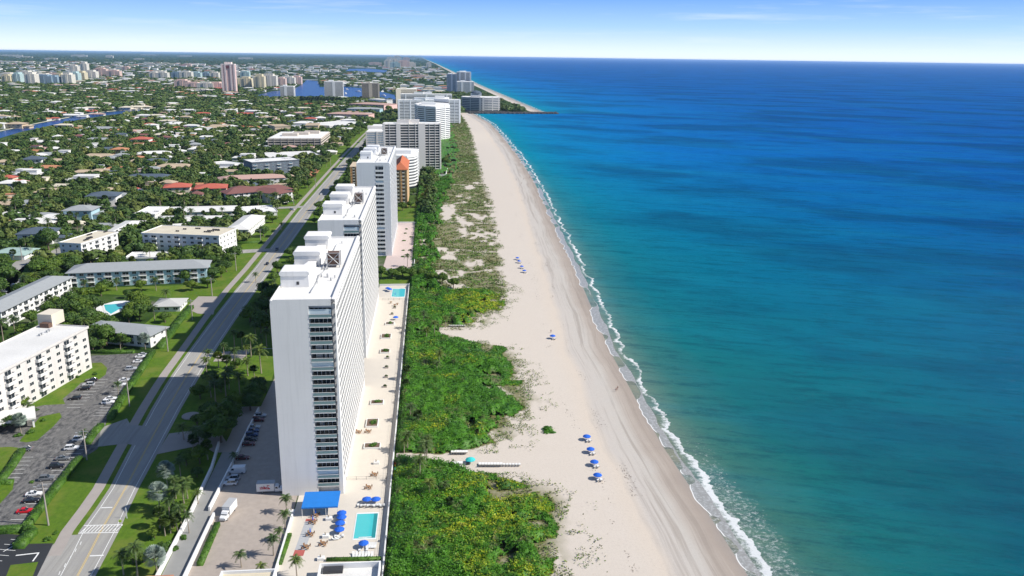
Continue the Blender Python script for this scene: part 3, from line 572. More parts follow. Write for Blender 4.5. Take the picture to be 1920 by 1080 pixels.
def apartment(name, label, cat, c, rz, Lx, Ly, fl, fh=2.9, roof='flat', rm=None, wall=WHITE, rh=2.2, front='win', bays=6, side=True, style='d', group=None, lmn=None, over=.5, parapet=.9, base=0, back=False, rooftop=0):
    """front facade looks along local -y, its right end along +x; returns the thing"""
    t = thing(name, label, cat, (c[0], c[1], 0), rz, group); H_ = fl * fh + base
    mb = MB(); mb.box(-Lx / 2, -Ly / 2, 0, Lx / 2, Ly / 2, H_); mb.build('wall', wall, t)
    if roof == 'flat':
        r = MB(); p = .3; r.box(-Lx / 2 - over + p, -Ly / 2 - over + p, H_, Lx / 2 + over - p, Ly / 2 + over - p, H_ + .3, 0)
        for a in ((-Lx / 2 - over, -Ly / 2 - over, Lx / 2 + over, -Ly / 2 - over + p), (-Lx / 2 - over, Ly / 2 + over - p, Lx / 2 + over, Ly / 2 + over), (-Lx / 2 - over, -Ly / 2 - over + p, -Lx / 2 - over + p, Ly / 2 + over - p), (Lx / 2 + over - p, -Ly / 2 - over + p, Lx / 2 + over, Ly / 2 + over - p)):
            r.box(a[0], a[1], H_ - .25, a[2], a[3], H_ + .3 + parapet * .5, 1)
        ro = r.build('roof', [rm or ROOFW, wall], t)
        for i in range(rooftop):
            x = R_.uniform(-Lx * .42, Lx * .42); y = R_.uniform(-Ly * .3, Ly * .3)
            q = MB()
            for k in range(R_.randint(2, 4)): q.box(x + k * 1.3, y, H_ + .35, x + k * 1.3 + .8, y + .8, H_ + 1.2)
            q.build('air_conditioner', DARKM if rm is ROOFS['cream'] else ALU, t)
    else:
        MB().hip(-Lx / 2, -Ly / 2, Lx / 2, Ly / 2, H_, rh, over + .3).build('roof', rm or ROOFS['grey'], t)
    nwin = 0
    def put(kind, me, x, y, z, r):
        obj(kind, me, t, (x, y, z), r)
    for f in range(fl):
        z = base + f * fh
        for b in range(bays):
            x = -Lx / 2 + (b + .5) * Lx / bays; bw = Lx / bays
            isb = front == 'balc' or (front == 'mix' and b % 3 == 1) or (front == 'alt' and b % 2 == 0)
            if nwin > 96: continue
            nwin += 1
            if isb:
                put('window', winmesh(min(bw * .8, 3.4), 2.1, style), x, -Ly / 2 - .02, z + .25, 0)
                if f or base: put('balcony', balcmesh(min(bw * .92, 4.5), 1.5, front != 'alt', fh), x, -Ly / 2, z + .1, 0)
            else: put('window', winmesh(min(bw * .56, 2.3), 1.45, style), x, -Ly / 2 - .02, z + .95, 0)
        if side:
            ns = max(2, int(Ly / 4.5))
            for b in range(ns):
                if nwin > 98: continue
                nwin += 1; y = -Ly / 2 + (b + .5) * Ly / ns; put('window', winmesh(1.5, 1.35, style), Lx / 2 + .02, y, z + .95, math.pi / 2)
                if side == 2: put('window', winmesh(1.5, 1.35, style), -Lx / 2 - .02, y, z + .95, -math.pi / 2)
    cs, sn = math.cos(rz), math.sin(rz)
    occ([(c[0] + x * cs - y * sn, c[1] + x * sn + y * cs) for x, y in ((-Lx / 2 - 2, -Ly / 2 - 3), (Lx / 2 + 2, -Ly / 2 - 3), (Lx / 2 + 2, Ly / 2 + 1), (-Lx / 2 - 2, Ly / 2 + 1))])
    if lmn: lm(lmn, c[0], c[1])
    return t
def rrect(x0, z0, x1, z1, r, n=5, corners=(1, 1, 1, 1)):
    P = []
    for (cx, cz, a0, on) in ((x1 - r, z0 + r, -90, corners[0]), (x1 - r, z1 - r, 0, corners[1]), (x0 + r, z1 - r, 90, corners[2]), (x0 + r, z0 + r, 180, corners[3])):
        if on: P += [(cx + r * math.cos(math.radians(a0 + 90 * i / n)), cz + r * math.sin(math.radians(a0 + 90 * i / n))) for i in range(n + 1)]
        else: P.append((x1 if cx > (x0 + x1) / 2 else x0, z0 if cz < (z0 + z1) / 2 else z1))
    return P
def slab_tower(label, x0, y0, W_, D, H_, fl, lmn, wall=TOWERW, deep=1.9, kind=1, balc_style=0):
    """ocean front slab: plain end wall with a stacked balcony recess, lattice long side, roof boxes. Origin at the front left base corner"""
    t = thing('apartment_tower', label, 'apartment tower', (x0, y0, 0)); fh = (H_ - 2.2) / fl
    ra, rb = (W_ * .585, W_ * .93) if kind == 1 else (W_ * .56, W_ * .80)
    # body
    mb = MB(); mb.xzprism(rrect(0, 0, W_ - 1.35, H_, .9, corners=(0, 1, 1, 0)), deep, D)
    mb.box(0, .3, 0, ra, deep - .002, H_ - .9)
    mb.build('wall', wall, t)
    fr = MB(); out = rrect(0, 0, W_, H_ + 1.0, 1.5, corners=(0, 1, 1, 0)); inn = rrect(ra, 3.2, rb, H_ - 1.0, .8, corners=(0, 1, 1, 0))
    n = len(inn); k = 0      # cut the front plate in four pieces round the recess
    fr.xzprism([p for p in out if p[0] <= 1.6 and p[1] > 0] [:0] + rrect(0, 0, ra, H_ + 1.0, 1.5, corners=(0, 0, 1, 0)), -.15, .3)
    fr.xzprism(rrect(rb, 0, W_, H_ + 1.0, 1.0, corners=(0, 1, 0, 0)), -.15, deep)
    fr.box(ra, -.15, H_ - 1.0, rb, deep, H_ + 1.0); fr.box(ra, -.15, 0, rb, deep, .25)
    fr.build('front_frame', wall, t)
    # balconies
    bw = rb - ra
    gl = MB(); nb = 5
    gl.box(.02, deep - .06, .1, bw - .02, deep - .005, fh - .25, 0)
    for i in range(nb + 1): x = .05 + i * (bw - .2) / nb; gl.box(x, deep - .16, .1, x + .09, deep - .065, fh - .25, 1)
    gm = gl.mesh('window', [GLASS, WHITE2]); gms = [gm]
    for var in range(5):
        g2 = MB(); g2.v = list(gl.v); g2.f = list(gl.f); g2.m = list(gl.m); rv = random.Random(var + 50)
        for i in range(nb):
            if rv.random() < .45: x = .16 + i * (bw - .2) / nb; wv = (bw - .2) / nb * rv.choice([.35, .5, .86]); g2.box(x, deep - .10, .12, x + wv, deep - .062, fh - .27, 2)
        for _ in range(2): x = rv.uniform(.6, bw - 1.4); g2.box(x, .5, .03, x + .7, 1.1, .45, 2 if rv.random() < .5 else 3)
        gms.append(g2.mesh('window', [GLASS, WHITE2, M('window_curtain', (.42, .42, .40)), WOOD]))
    sh = MB(); sh.box(.02, .25, .1, bw - .02, .4, fh - .25, 0); shm = sh.mesh('shutter', [SHUT])
    sl = MB(); sl.box(0, -.25, -.22, bw, deep - .003, .02, 0)
    if balc_style == 0: sl.box(.05, -.2, .1, bw - .05, -.15, 1.0, 1).box(0, -.25, 1.0, bw, -.12, 1.08, 0)
    else: sl.box(0, -.25, .02, bw, -.1, 1.1, 0)
    sm = sl.mesh('balcony', [WHITE2, RAILG])
    shut = {fl - 1: 1, fl - 7: 1, 2: 1} if kind == 1 else {fl - 4: 1, 6: 1}
    for f in range(1, fl):
        z = f * fh + .3
        b = obj('balcony', sm, t, (ra, 0, z)); obj('window', R_.choice(gms), b, (0, 0, 0))
        if f in shut: obj('shutter', shm, b, (0, 0, 0))
    # long east side: glass wall behind an egg crate of fins and slabs
    MB().box(W_ - 1.34, deep + .01, 3.4, W_ - 1.29, D - .3, H_ - .3).build('window_wall', GLASS, t, kind='stuff', label='dark glazing behind the white lattice of the long side')
    la = MB(); n = int((D - deep) / 3.45)
    for i in range(n + 1): y = deep + .35 + (D - deep - 1.2) * i / n; la.box(W_ - 1.29, y, 0, W_, y + .38, H_ - .1)
    for f in range(1, fl + 1): la.box(W_ - 1.29, deep + .003, f * fh + .05, W_ - .08, D - .36, f * fh + .33 + (0 if f < fl else .9)); la.box(W_ - .2, deep + .003, f * fh + .34, W_ - .1, D - .36, f * fh + 1.1 + (0 if f < fl else -.75)) if f < fl else 0
    la.box(W_ - 1.29, deep + .003, 0, W_ - .1, D - .36, 3.2); la.build('lattice', wall, t)
    # roof
    MB().box(.5, .4, H_ + .001, W_ - 1.0, D - .5, H_ + .12).build('roof', ROOFW, t)
    p = MB(); p.xzprism([(W_ - 1.2, H_ - .1), (W_, H_ - .1), (W_, H_ + .5), (W_ - .35, H_ + 1.0), (W_ - .95, H_ + 1.0), (W_ - 1.2, H_ + .8)], deep + .002, D)
    p.box(0, .31, H_, .35, D, H_ + .7).box(.36, D - .45, H_ + .13, W_ - 1.21, D, H_ + .7); p.build('parapet', wall, t)
    pent = [(0.2, 15.5, 9.0), (0.2, 42, 9.0), (0.2, 67, 9.0)] if kind == 1 else [(.4, 24, 8), (1.0, 46, 9), (2, 64, 9)]
    for i, (px, py, pw) in enumerate(pent):
        q = MB(); hh = 4.7
        q.xzprism(rrect(px + .3, H_ + .13, px + pw - .3, H_ + hh - .9, .3), py + .3, py + 8.4); q.xzprism(rrect(px, H_ + hh - .9, px + pw, H_ + hh + .5, .6), py, py + 8.7)
        pb = q.build('penthouse', wall, t)
        MB().box(px + 5, py + .22, H_ + 1.0, px + 5.8, py + .29, H_ + 2.0).build('vent', DARKM, pb)
        if i < 2:
            d = MB(); ny = pent[i + 1][1]
            d.q([(px + 5.0, py + 8.8, H_ + hh - .4), (px + 7.6, py + 8.8, H_ + hh - .4), (px + 7.6, ny, H_ + 2.0), (px + 5.0, ny, H_ + 2.0)])
            d.q([(px + 5.0, py + 8.8, H_ + .13), (px + 7.6, py + 8.8, H_ + .13), (px + 7.6, ny, H_ + .13), (px + 5.0, ny, H_ + .13)][::-1])
            d.q([(px + 5.0, py + 8.8, H_ + .13), (px + 5.0, py + 8.8, H_ + hh - .4), (px + 5.0, ny, H_ + 2.0), (px + 5.0, ny, H_ + .13)]); d.q([(px + 7.6, py + 8.8, H_ + .13), (px + 7.6, ny, H_ + .13), (px + 7.6, ny, H_ + 2.0), (px + 7.6, py + 8.8, H_ + hh - .4)])
            d.build('sloping_duct', wall, t)
    cx, cyy = W_ * .62, D * .46
    ct = MB(); ct.box(cx + .3, cyy + .3, H_ + 1.0, cx + 3.9, cyy + 3.9, H_ + 5.0, 0)
    for a, b in ((cx, cyy), (cx + 4, cyy), (cx, cyy + 4), (cx + 4, cyy + 4)): ct.box(a, b, H_ + .13, a + .25, b + .25, H_ + 5.2, 1)
    for z in (1.0, 3.0, 5.0): ct.box(cx + .25, cyy, H_ + z, cx + 4, cyy + .2, H_ + z + .15, 1)
    ct.tube([(cx + .2, cyy + .1, H_ + 1.1), (cx + 4.1, cyy + .1, H_ + 5)], [.12, .12], 4, 1); ct.tube([(cx + 4.1, cyy + .08, H_ + 1.1), (cx + .2, cyy + .08, H_ + 5)], [.12, .12], 4, 1)
    ct.build('cooling_tower', [BROWNM, ALU], t)
    pp = MB()
    pp.tube([(W_ * .56, 9, H_ + .5), (W_ * .585, 20, H_ + .6), (W_ * .56, 30, H_ + .6), (W_ * .62, 35, H_ + .6), (W_ * .6, D * .85, H_ + .6)], [.16] * 5, 5, 0)
    pp.tube([(W_ * .66, D * .43, H_ + .5), (W_ * .56, D * .43, H_ + .5), (W_ * .55, D * .7, H_ + .5)], [.25] * 3, 5, 0)
    pp.build('pipe', ALU, t)
    for i in range(9):
        x = W_ * R_.uniform(.55, .88); y = R_.uniform(5, D * .9); s = R_.uniform(.25, .6)
        q = MB(); q.box(x, y, H_ + .13, x + s, y + s, H_ + .4 + s); q.cone((x + s / 2, y + s / 2), .28, H_ + .4 + s, H_ + .75 + s, 8, 0, .22); q.build('roof_vent', ALU, t)
    lm(lmn, x0 + W_ / 2, y0 + 20); occ([(x0 - 3, y0 - 4), (x0 + W_ + 2, y0 - 4), (x0 + W_ + 2, y0 + D + 3), (x0 - 3, y0 + D + 3)])
    return t
slab_tower('nearest white slab tower with three roof boxes, blue awning at its foot', -46.4, 231.4, 18.4, 87, 61.5, 22, 'the nearest white tower')
slab_tower('second white slab tower from the front, standing directly behind the nearest white tower', -48.2, 350.5, 18.4, 96, 61.5, 22, 'the second white tower')
slab_tower('third white slab tower with bluish grey end wall, beside the pink terrace', -48.6, 547, 21.6, 104, 61.5, 21, 'the third white tower', wall=TOWERC, kind=2, balc_style=1)
# facade texture for far buildings: colour of glass and slabs
def facade(name, wall, glass=(.05, .07, .09), fh=3.0, bay=3.4, gf=.5, gb=.62):
    m, N, L, B = nmat(name); g = N.new('ShaderNodeNewGeometry'); s = N.new('ShaderNodeSeparateXYZ'); L.new(g.outputs['Position'], s.inputs[0]); sn = N.new('ShaderNodeSeparateXYZ'); L.new(g.outputs['Normal'], sn.inputs[0])
    z = math_(N, L, 'FRACT', math_(N, L, 'MULTIPLY', s.outputs[2], 1 / fh)); h = math_(N, L, 'FRACT', math_(N, L, 'MULTIPLY', math_(N, L, 'ADD', s.outputs[0], math_(N, L, 'MULTIPLY', s.outputs[1], .97)), 1 / bay))
    a = math_(N, L, 'LESS_THAN', z, gf); b = math_(N, L, 'LESS_THAN', h, gb); up = math_(N, L, 'LESS_THAN', math_(N, L, 'ABSOLUTE', sn.outputs[2]), .5)
    f = math_(N, L, 'MULTIPLY', math_(N, L, 'MULTIPLY', a, b), up)
    L.new(mixc(N, L, f, wall, glass), B.inputs['Base Color']); B.inputs['Roughness'].default_value = .7; return m
def banded(name, label, cat, poly, H_, fl, lmn, wall=WHITE, glass=GLASS, piers=(), frac=.42, inset=1.0, group=None, top=None, box=1, rail=None, base=0):
    """high-rise with real projecting floor bands, recessed glazing and piers; poly in world metres"""
    cx = sum(p[0] for p in poly) / len(poly); cy_ = sum(p[1] for p in poly) / len(poly)
    t = thing(name, label, cat, (cx, cy_, 0), 0, group); P = [(p[0] - cx, p[1] - cy_) for p in poly]
    R = max(math.hypot(*p) for p in P); k = 1 - inset / R; Q = [(x * k, y * k) for x, y in P]; fh = H_ / fl
    MB().prism(Q, 0, H_ - .5).build('window_wall', glass, t)
    me = MB().prism(P, 0, fh * frac, bottom=True).mesh('floor_band', [wall])
    for f in range(1, fl + 1): obj('floor_band', me, t, (0, 0, f * fh - fh * frac * .5 - (fh * frac * .5 if f == fl else 0)))
    n = len(P); a = sum(P[i][0] * P[(i + 1) % n][1] - P[(i + 1) % n][0] * P[i][1] for i in range(n)); sg = 1 if a > 0 else -1
    for (i, u, w) in piers:
        A, C = Vector(P[i]), Vector(P[(i + 1) % n]); d = (C - A).normalized(); nn = Vector((d.y, -d.x)) * sg; c = A.lerp(C, u)
        q = [c - d * w / 2 + nn * .35, c + d * w / 2 + nn * .35, c + d * w / 2 - nn * 2, c - d * w / 2 - nn * 2]
        MB().prism([tuple(x) for x in q], 0, H_ + .6).build('pier', wall, t)
    S_ = [(x * .96, y * .96) for x, y in P]
    MB().prism(S_, H_ + .004, H_ + .5).build('roof', top or ROOFW, t)
    for i in range(box):
        x, y = (P[0][0] * .3 + P[2][0] * (.0 + .35 * i), P[0][1] * .3 + P[2][1] * (.0 + .35 * i)); w = R * .13 + 2.2
        MB().box(x - w, y - w * .6, H_ + .51, x + w, y + w * .6, H_ + 4.2).build('rooftop_box', wall, t)
    if lmn: lm(lmn, cx, cy_)
    occ(poly); return t
# T4 ochre building with orange hip roof, and its twin wing seen left of the third tower
for (lab, x0, x1, y0, y1, h) in (('ochre apartment building with orange tiled hip roof just right of the third white tower', -33, -21.4, 735, 800, 33), ('ochre building with balconies peeking out left of the third white tower', -77, -66, 800, 835, 27)):
    t = thing('tiled_roof_apartment_building', lab, 'apartment building', (x0, y0, 0)); w = x1 - x0; d = y1 - y0; fl = 10
    MB().box(0, 0, 0, w, d, h).build('wall', OCHRE, t); 
    if x0 > -50: MB().hip(0, 0, w, d, h, 6, 1).build('roof', M('orange_tile_roof', (.50, .15, .07), var=.2, scale=1), t)
    else: MB().box(-.5, -.5, h, w + .5, d + .5, h + .6).build('roof', BEIGE, t)
    ar = MB(); ar.box(-1.1, 0, 0, 1.1, .5, .25, 0).box(-1.1, 0, .25, 1.1, .12, 1.1, 0).box(-.95, .5, .2, .95, .56, 2.3, 1); am = ar.mesh('arched_balcony', [CREAM, GLASS])
    for f in range(fl):
        for x in (w * .3, w * .72): obj('balcony', am, t, (x, -.55, 1 + f * h / 10.2))
    for u in (.02, .5, .96): MB().box(w * u, -.75, 0, w * u + .5, -.01, h).build('pier', OCHRE, t)
    for i in range(5):
        for f in range(0, fl): obj('window', winmesh(1.5, 1.6, 'd'), t, (w + .02, 4 + i * 12, 1.2 + f * h / 10.2), math.pi / 2)
    occ([(x0, y0), (x1, y0), (x1, y1), (x0, y1)])
lm('the ochre building with the orange roof', -27, 740)
banded('curved_apartment_building', 'white stepped building with curved balcony ends behind the orange roof', 'apartment building', [(-40, 838), (-24, 838), (-17, 845), (-14, 856), (-13, 905), (-40, 915)], 33, 11, 'the white curved balcony building', piers=((0, .5, 6), (3, .3, 3), (3, .7, 3)), frac=.55)
banded('apartment_tower', 'tall gridded white tower with dark glazed bays and wide pale piers facing the camera', 'apartment tower', [(-55, 966), (11.5, 973), (11.5, 995), (-55, 990)], 54.5, 18, 'the tall gridded white tower',
       piers=((0, .03, 2.2), (0, .27, 5), (0, .67, 8), (0, .985, 1.2), (0, .45, .5), (0, .56, .5), (0, .12, .5), (0, .80, .5), (0, .9, .5), (1, .5, 5)), frac=.34, wall=M('warm_white_concrete', (.74, .70, .66), var=.05), box=2)
banded('apartment_building', 'lower pale wing attached on the left of the tall gridded tower', 'apartment building', [(-84, 1100), (-56, 1102), (-57, 1225), (-82, 1222)], 34, 11, 'the lower wing of the gridded tower', wall=M('warm_white_concrete', (.74, .70, .66)), glass=SHUT, piers=((0, .5, 2), (0, .02, 1.5), (0, .98, 1.5), (1, .5, 8)), frac=.4)
banded('zigzag_apartment_tower', 'white stepped zigzag tower with dark window bands between the gridded tower and the broad slab', 'apartment tower', [(-20, 1345), (8, 1310), (15, 1330), (31, 1356), (30, 1420), (12, 1440), (-18, 1440), (-26, 1400)], 54, 18, 'the zigzag white tower', piers=((0, .4, 3), (2, .5, 2), (3, .3, 3), (3, .7, 3)), frac=.58, box=1)
banded('apartment_building', 'higher rear block of the white zigzag tower with closely spaced bands', 'apartment building', [(6, 1442), (31, 1422), (33, 1500), (10, 1510)], 60, 19, None, frac=.6)
banded('slab_apartment_building', 'broad white slab building with regular balcony grid standing across behind the zigzag tower', 'apartment building', [(-64, 1660), (60, 1690), (60, 1712), (-64, 1682)], 46.5, 16, 'the broad white slab building', piers=tuple((0, u, 3) for u in (.02, .2, .4, .6, .8, .98)) + tuple((0, u, .8) for u in (.1, .3, .5, .7, .9)), frac=.5, wall=M('cool_white_stucco', (.74, .77, .80)), box=2)
banded('slab_apartment_building', 'second broad white slab building whose roof shows just above the first one', 'apartment building', [(-66, 1890), (48, 1900), (48, 1922), (-66, 1915)], 48, 16, None, piers=((0, .1, 3), (0, .5, 4), (0, .9, 3)), frac=.5, box=2)
banded('apartment_building', 'white building with blank side wall behind the broad slab, next to the lake', 'apartment building', [(-92, 2330), (-38, 2350), (-38, 2400), (-92, 2390)], 42, 12, 'the white lakeside block', piers=((0, .1, 14),), frac=.5, wall=CREAM)
# T10 twin white oceanfront tower
banded('apartment_tower', 'tall white oceanfront tower with shaded blue left side beyond the jetty', 'apartment tower', [(62, 3190), (98, 3170), (98, 3230), (62, 3235)], 66, 21, 'the tall white oceanfront tower', piers=((0, .5, 6), (0, .95, 4)), frac=.45, wall=M('cool_white_stucco', (.74, .77, .80)), glass=BLUEGL)
banded('apartment_tower', 'brighter right half of the tall oceanfront pair with stepped roof', 'apartment tower', [(99, 3160), (150, 3150), (150, 3215), (99, 3225)], 74, 23, None, piers=((0, .2, 5), (0, .6, 5), (0, .95, 5)), frac=.5, box=2)
banded('apartment_building', 'lower stepped block at the foot of the tall oceanfront pair', 'apartment building', [(96, 3080), (158, 3080), (158, 3140), (96, 3140)], 42, 13, None, piers=((0, .3, 8), (0, .8, 6)), frac=.5, glass=BLUEGL)
hp = [(78 + 95 * i / 12, 2105 - 26 * math.sin(math.pi * i / 12)) for i in range(13)] + [(173, 2150), (78, 2150)]
banded('curved_beach_hotel', 'low curved beach hotel of stacked balconies next to the jetty', 'hotel', hp, 33, 8, 'the curved beach hotel', piers=((2, .5, 2), (5, .5, 5), (6, .5, 5), (9, .5, 2), (11, .5, 2)), frac=.42, wall=M('greyish_stucco', (.52, .52, .52)), glass=M('tinted_band_glass', (.10, .12, .15), rough=.3))
t = thing('domed_pavilion', 'small white building with dark domed roof rising over the curved beach hotel', 'building', (118, 2200, 0))
MB().box(-14, -10, 0, 14, 10, 38).build('wall', WHITE, t); MB().tube([(0, 0, 38), (0, 0, 41), (0, 0, 44), (0, 0, 46)], [15, 13, 8, 1], 12).build('roof', ROOFS['slate'], t)
# far landmark towers
t = thing('pink_resort_tower', 'tall slender pink tower with dark top loggia rising over the far suburbs', 'tower', (-655, 2870, 0))
pf = facade('pink_banded_wall', (.88, .64, .58), (.50, .32, .30), fh=3.6, bay=200, gf=.42, gb=1)
MB().box(-20, -16, 0, 20, 16, 92).build('wall', pf, t)
for x in (-21, -10, 7, 18): MB().box(x, -17.5, 0, x + 5, -16.01, 96).build('pier', PALEPINK, t)
MB().box(-20.5, -16.5, 92, 20.5, 16.5, 96).build('parapet', PALEPINK, t); MB().box(-8, -17.4, 82, 7, -16.02, 91).build('loggia', M('dark_loggia', (.22, .09, .10)), t)
MB().box(-11, -9, 96, 11, 9, 102).build('rooftop_box', PALEPINK, t); lm('the tall pink tower', -655, 2870)
banded('brown_lakeside_tower', 'brown banded tower with pale centre standing before the blue lake', 'apartment tower', [(-198, 2490), (-148, 2498), (-150, 2530), (-196, 2526)], 52, 17, 'the brown lakeside tower', piers=((0, .5, 10), (0, .97, 5)), wall=M('brownish_concrete', (.42, .38, .32)), frac=.4)
banded('apartment_tower', 'white lakeside tower with balconies left of the brown tower', 'apartment tower', [(-318, 2600), (-262, 2604), (-264, 2640), (-316, 2640)], 52, 17, 'the white lakeside tower', piers=((0, .5, 8),), frac=.5)
banded('apartment_building', 'small white mid-rise by the lake, left of the white lakeside tower', 'apartment building', [(-442, 2560), (-402, 2562), (-402, 2590), (-442, 2590)], 38, 12, 'the small white lakeside mid-rise', piers=((0, .4, 8),), frac=.5)
far = []
def farblock(px, py, w, h, d=30, wall=(.74, .70, .62), cat='building', lab=None, pk='white'):
    x, y = G(px, py); key = 'far_%s_facade' % pk
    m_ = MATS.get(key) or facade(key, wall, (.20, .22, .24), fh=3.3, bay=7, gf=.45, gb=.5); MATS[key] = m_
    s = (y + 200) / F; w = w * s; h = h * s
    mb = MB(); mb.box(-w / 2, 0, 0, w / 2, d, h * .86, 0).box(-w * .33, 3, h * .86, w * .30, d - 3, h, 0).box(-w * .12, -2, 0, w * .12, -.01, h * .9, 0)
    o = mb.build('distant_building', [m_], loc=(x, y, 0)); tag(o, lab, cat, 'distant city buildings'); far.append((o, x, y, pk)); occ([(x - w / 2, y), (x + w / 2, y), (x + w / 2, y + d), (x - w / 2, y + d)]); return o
WH = (.74, .70, .62); YL = (.70, .62, .42); TQ = (.45, .60, .60); BL = (.25, .36, .45); PK = (.72, .52, .45)  # BL is a wall colour with bluish shade painted in
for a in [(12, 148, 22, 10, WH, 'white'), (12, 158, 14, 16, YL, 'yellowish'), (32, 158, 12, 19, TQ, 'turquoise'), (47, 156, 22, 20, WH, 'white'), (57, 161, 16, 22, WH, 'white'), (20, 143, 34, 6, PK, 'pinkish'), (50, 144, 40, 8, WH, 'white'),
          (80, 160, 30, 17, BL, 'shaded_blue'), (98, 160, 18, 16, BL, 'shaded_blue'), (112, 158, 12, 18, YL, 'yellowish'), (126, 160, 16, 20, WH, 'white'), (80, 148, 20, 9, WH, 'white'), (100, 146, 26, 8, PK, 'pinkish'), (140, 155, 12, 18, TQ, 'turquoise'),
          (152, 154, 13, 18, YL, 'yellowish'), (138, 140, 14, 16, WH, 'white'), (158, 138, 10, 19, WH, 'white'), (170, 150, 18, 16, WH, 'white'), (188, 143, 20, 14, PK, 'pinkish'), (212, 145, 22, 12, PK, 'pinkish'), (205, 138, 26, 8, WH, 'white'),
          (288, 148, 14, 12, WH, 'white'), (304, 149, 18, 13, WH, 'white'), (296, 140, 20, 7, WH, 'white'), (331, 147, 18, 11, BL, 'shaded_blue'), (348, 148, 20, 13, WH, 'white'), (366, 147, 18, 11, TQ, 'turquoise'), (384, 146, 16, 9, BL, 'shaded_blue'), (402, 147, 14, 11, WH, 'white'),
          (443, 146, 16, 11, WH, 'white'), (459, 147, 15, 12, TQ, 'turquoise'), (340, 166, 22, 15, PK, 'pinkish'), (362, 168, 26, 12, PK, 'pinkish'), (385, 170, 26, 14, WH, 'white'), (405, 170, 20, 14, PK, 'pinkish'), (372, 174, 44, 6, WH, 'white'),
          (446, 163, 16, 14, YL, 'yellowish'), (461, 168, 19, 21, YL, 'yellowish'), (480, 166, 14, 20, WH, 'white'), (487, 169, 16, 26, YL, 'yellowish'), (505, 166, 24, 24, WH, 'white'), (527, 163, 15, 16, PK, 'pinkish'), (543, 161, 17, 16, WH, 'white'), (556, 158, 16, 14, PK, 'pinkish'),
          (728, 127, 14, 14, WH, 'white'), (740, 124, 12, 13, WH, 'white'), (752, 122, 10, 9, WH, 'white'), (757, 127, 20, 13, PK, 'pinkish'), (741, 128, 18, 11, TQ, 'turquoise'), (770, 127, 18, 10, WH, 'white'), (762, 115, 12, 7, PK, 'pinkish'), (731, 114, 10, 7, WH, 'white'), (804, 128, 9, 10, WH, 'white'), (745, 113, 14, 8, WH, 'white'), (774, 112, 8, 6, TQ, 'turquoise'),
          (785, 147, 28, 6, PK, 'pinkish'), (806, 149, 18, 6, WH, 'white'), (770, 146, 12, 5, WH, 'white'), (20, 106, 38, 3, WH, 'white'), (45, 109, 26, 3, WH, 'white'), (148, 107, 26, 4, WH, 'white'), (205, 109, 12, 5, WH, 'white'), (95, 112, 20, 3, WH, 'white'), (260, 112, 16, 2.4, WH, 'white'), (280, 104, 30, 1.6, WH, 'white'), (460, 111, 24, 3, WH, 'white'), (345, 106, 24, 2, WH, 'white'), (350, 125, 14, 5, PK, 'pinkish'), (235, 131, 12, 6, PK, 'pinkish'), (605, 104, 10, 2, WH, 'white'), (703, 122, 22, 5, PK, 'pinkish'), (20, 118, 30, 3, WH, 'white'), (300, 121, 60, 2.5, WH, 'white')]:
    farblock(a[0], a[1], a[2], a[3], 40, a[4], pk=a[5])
# mid-rise and low apartments
ap = apartment
def ori(a, b): return math.atan2(b[1] - a[1], b[0] - a[0])
def pap(name, label, cat, a, b, depth, fl, za=None, **k):
    """a, b: photo points of the front base left and right corners"""
    A = G(*a); C = G(*b); rz = ori(A, C); Lx = math.dist(A, C); n = (-math.sin(rz), math.cos(rz))
    return ap(name, label, cat, ((A[0] + C[0]) / 2 + n[0] * depth / 2, (A[1] + C[1]) / 2 + n[1] * depth / 2), rz, Lx, depth, fl, **k)
T6 = pap('balcony_apartment_building', 'cream white six storey building with stacked balconies beside the left parking lot', 'apartment building', (-70, 835), (173, 690), 20, 6, fh=3.0, bays=13, front='mix', wall=aged('warm_white_stucco', (.71, .68, .66), 3.0), side=True, lmn='the six storey balcony building', rm=ROOFS['white'], rooftop=4)
x, y = G(97, 606, 18.4); dx, dy = x - T6.location.x, y - T6.location.y; cz, sz = math.cos(T6.rotation_euler.z), math.sin(T6.rotation_euler.z)
lx, ly = dx * cz + dy * sz, -dx * sz + dy * cz
MB().box(lx - 4, ly - 3.2, 18.3, lx + 4, ly + 3.2, 23.5).build('lift_tower', CREAM, T6); MB().box(lx - 6.2, ly - 3, 18.3, lx - 4.02, ly + 1, 20.2).build('air_conditioner', BROWNM, T6)
pap('grey_roofed_apartment_building', 'long white three storey apartments with grey hip roof and balconies, leftmost one', 'apartment building', (6, 618), (137, 549), 13, 3, fh=3.0, bays=14, front='alt', roof='hip', rm=ROOFS['grey'], lmn='the leftmost grey roofed apartments', over=1)
pap('grey_roofed_apartment_building', 'long blue walled three storey apartments with wavy grey roof and white balconies', 'apartment building', (131, 540), (389, 529), 17, 3, fh=2.9, bays=16, front='alt', roof='hip', rm=ROOFS['grey'], wall=BLUEW, rh=3.2, lmn='the long blue walled apartments', over=1)
pap('angled_apartment_building', 'white four storey building with stained cream roof set at an angle, beside the side street', 'apartment building', (156, 494), (224, 470), 15, 4, fh=3.1, bays=6, front='alt', rm=ROOFS['cream'], rooftop=6, lmn='the angled cream roofed apartments', side=2)
pap('flat_roofed_apartment_building', 'broad white four storey block with cream roof behind the blue walled apartments', 'apartment building', (270, 473), (413, 479), 26, 4, fh=3.2, bays=10, front='mix', rm=ROOFS['cream'], rooftop=7, lmn='the broad cream roofed block')
pap('hip_roofed_apartment_building', 'two storey building with bright white hip roof beside the road', 'apartment building', (425, 446), (466, 446), 54, 2, fh=3, bays=3, roof='hip', rm=ROOFS['white'], rh=2.5, lmn='the white hip roofed block by the road')
pap('carport', 'low white carport roof between the two cream roofed blocks', 'carport', (236, 492), (306, 491), 15, 1, fh=2.6, bays=2, rm=ROOFW, side=False)
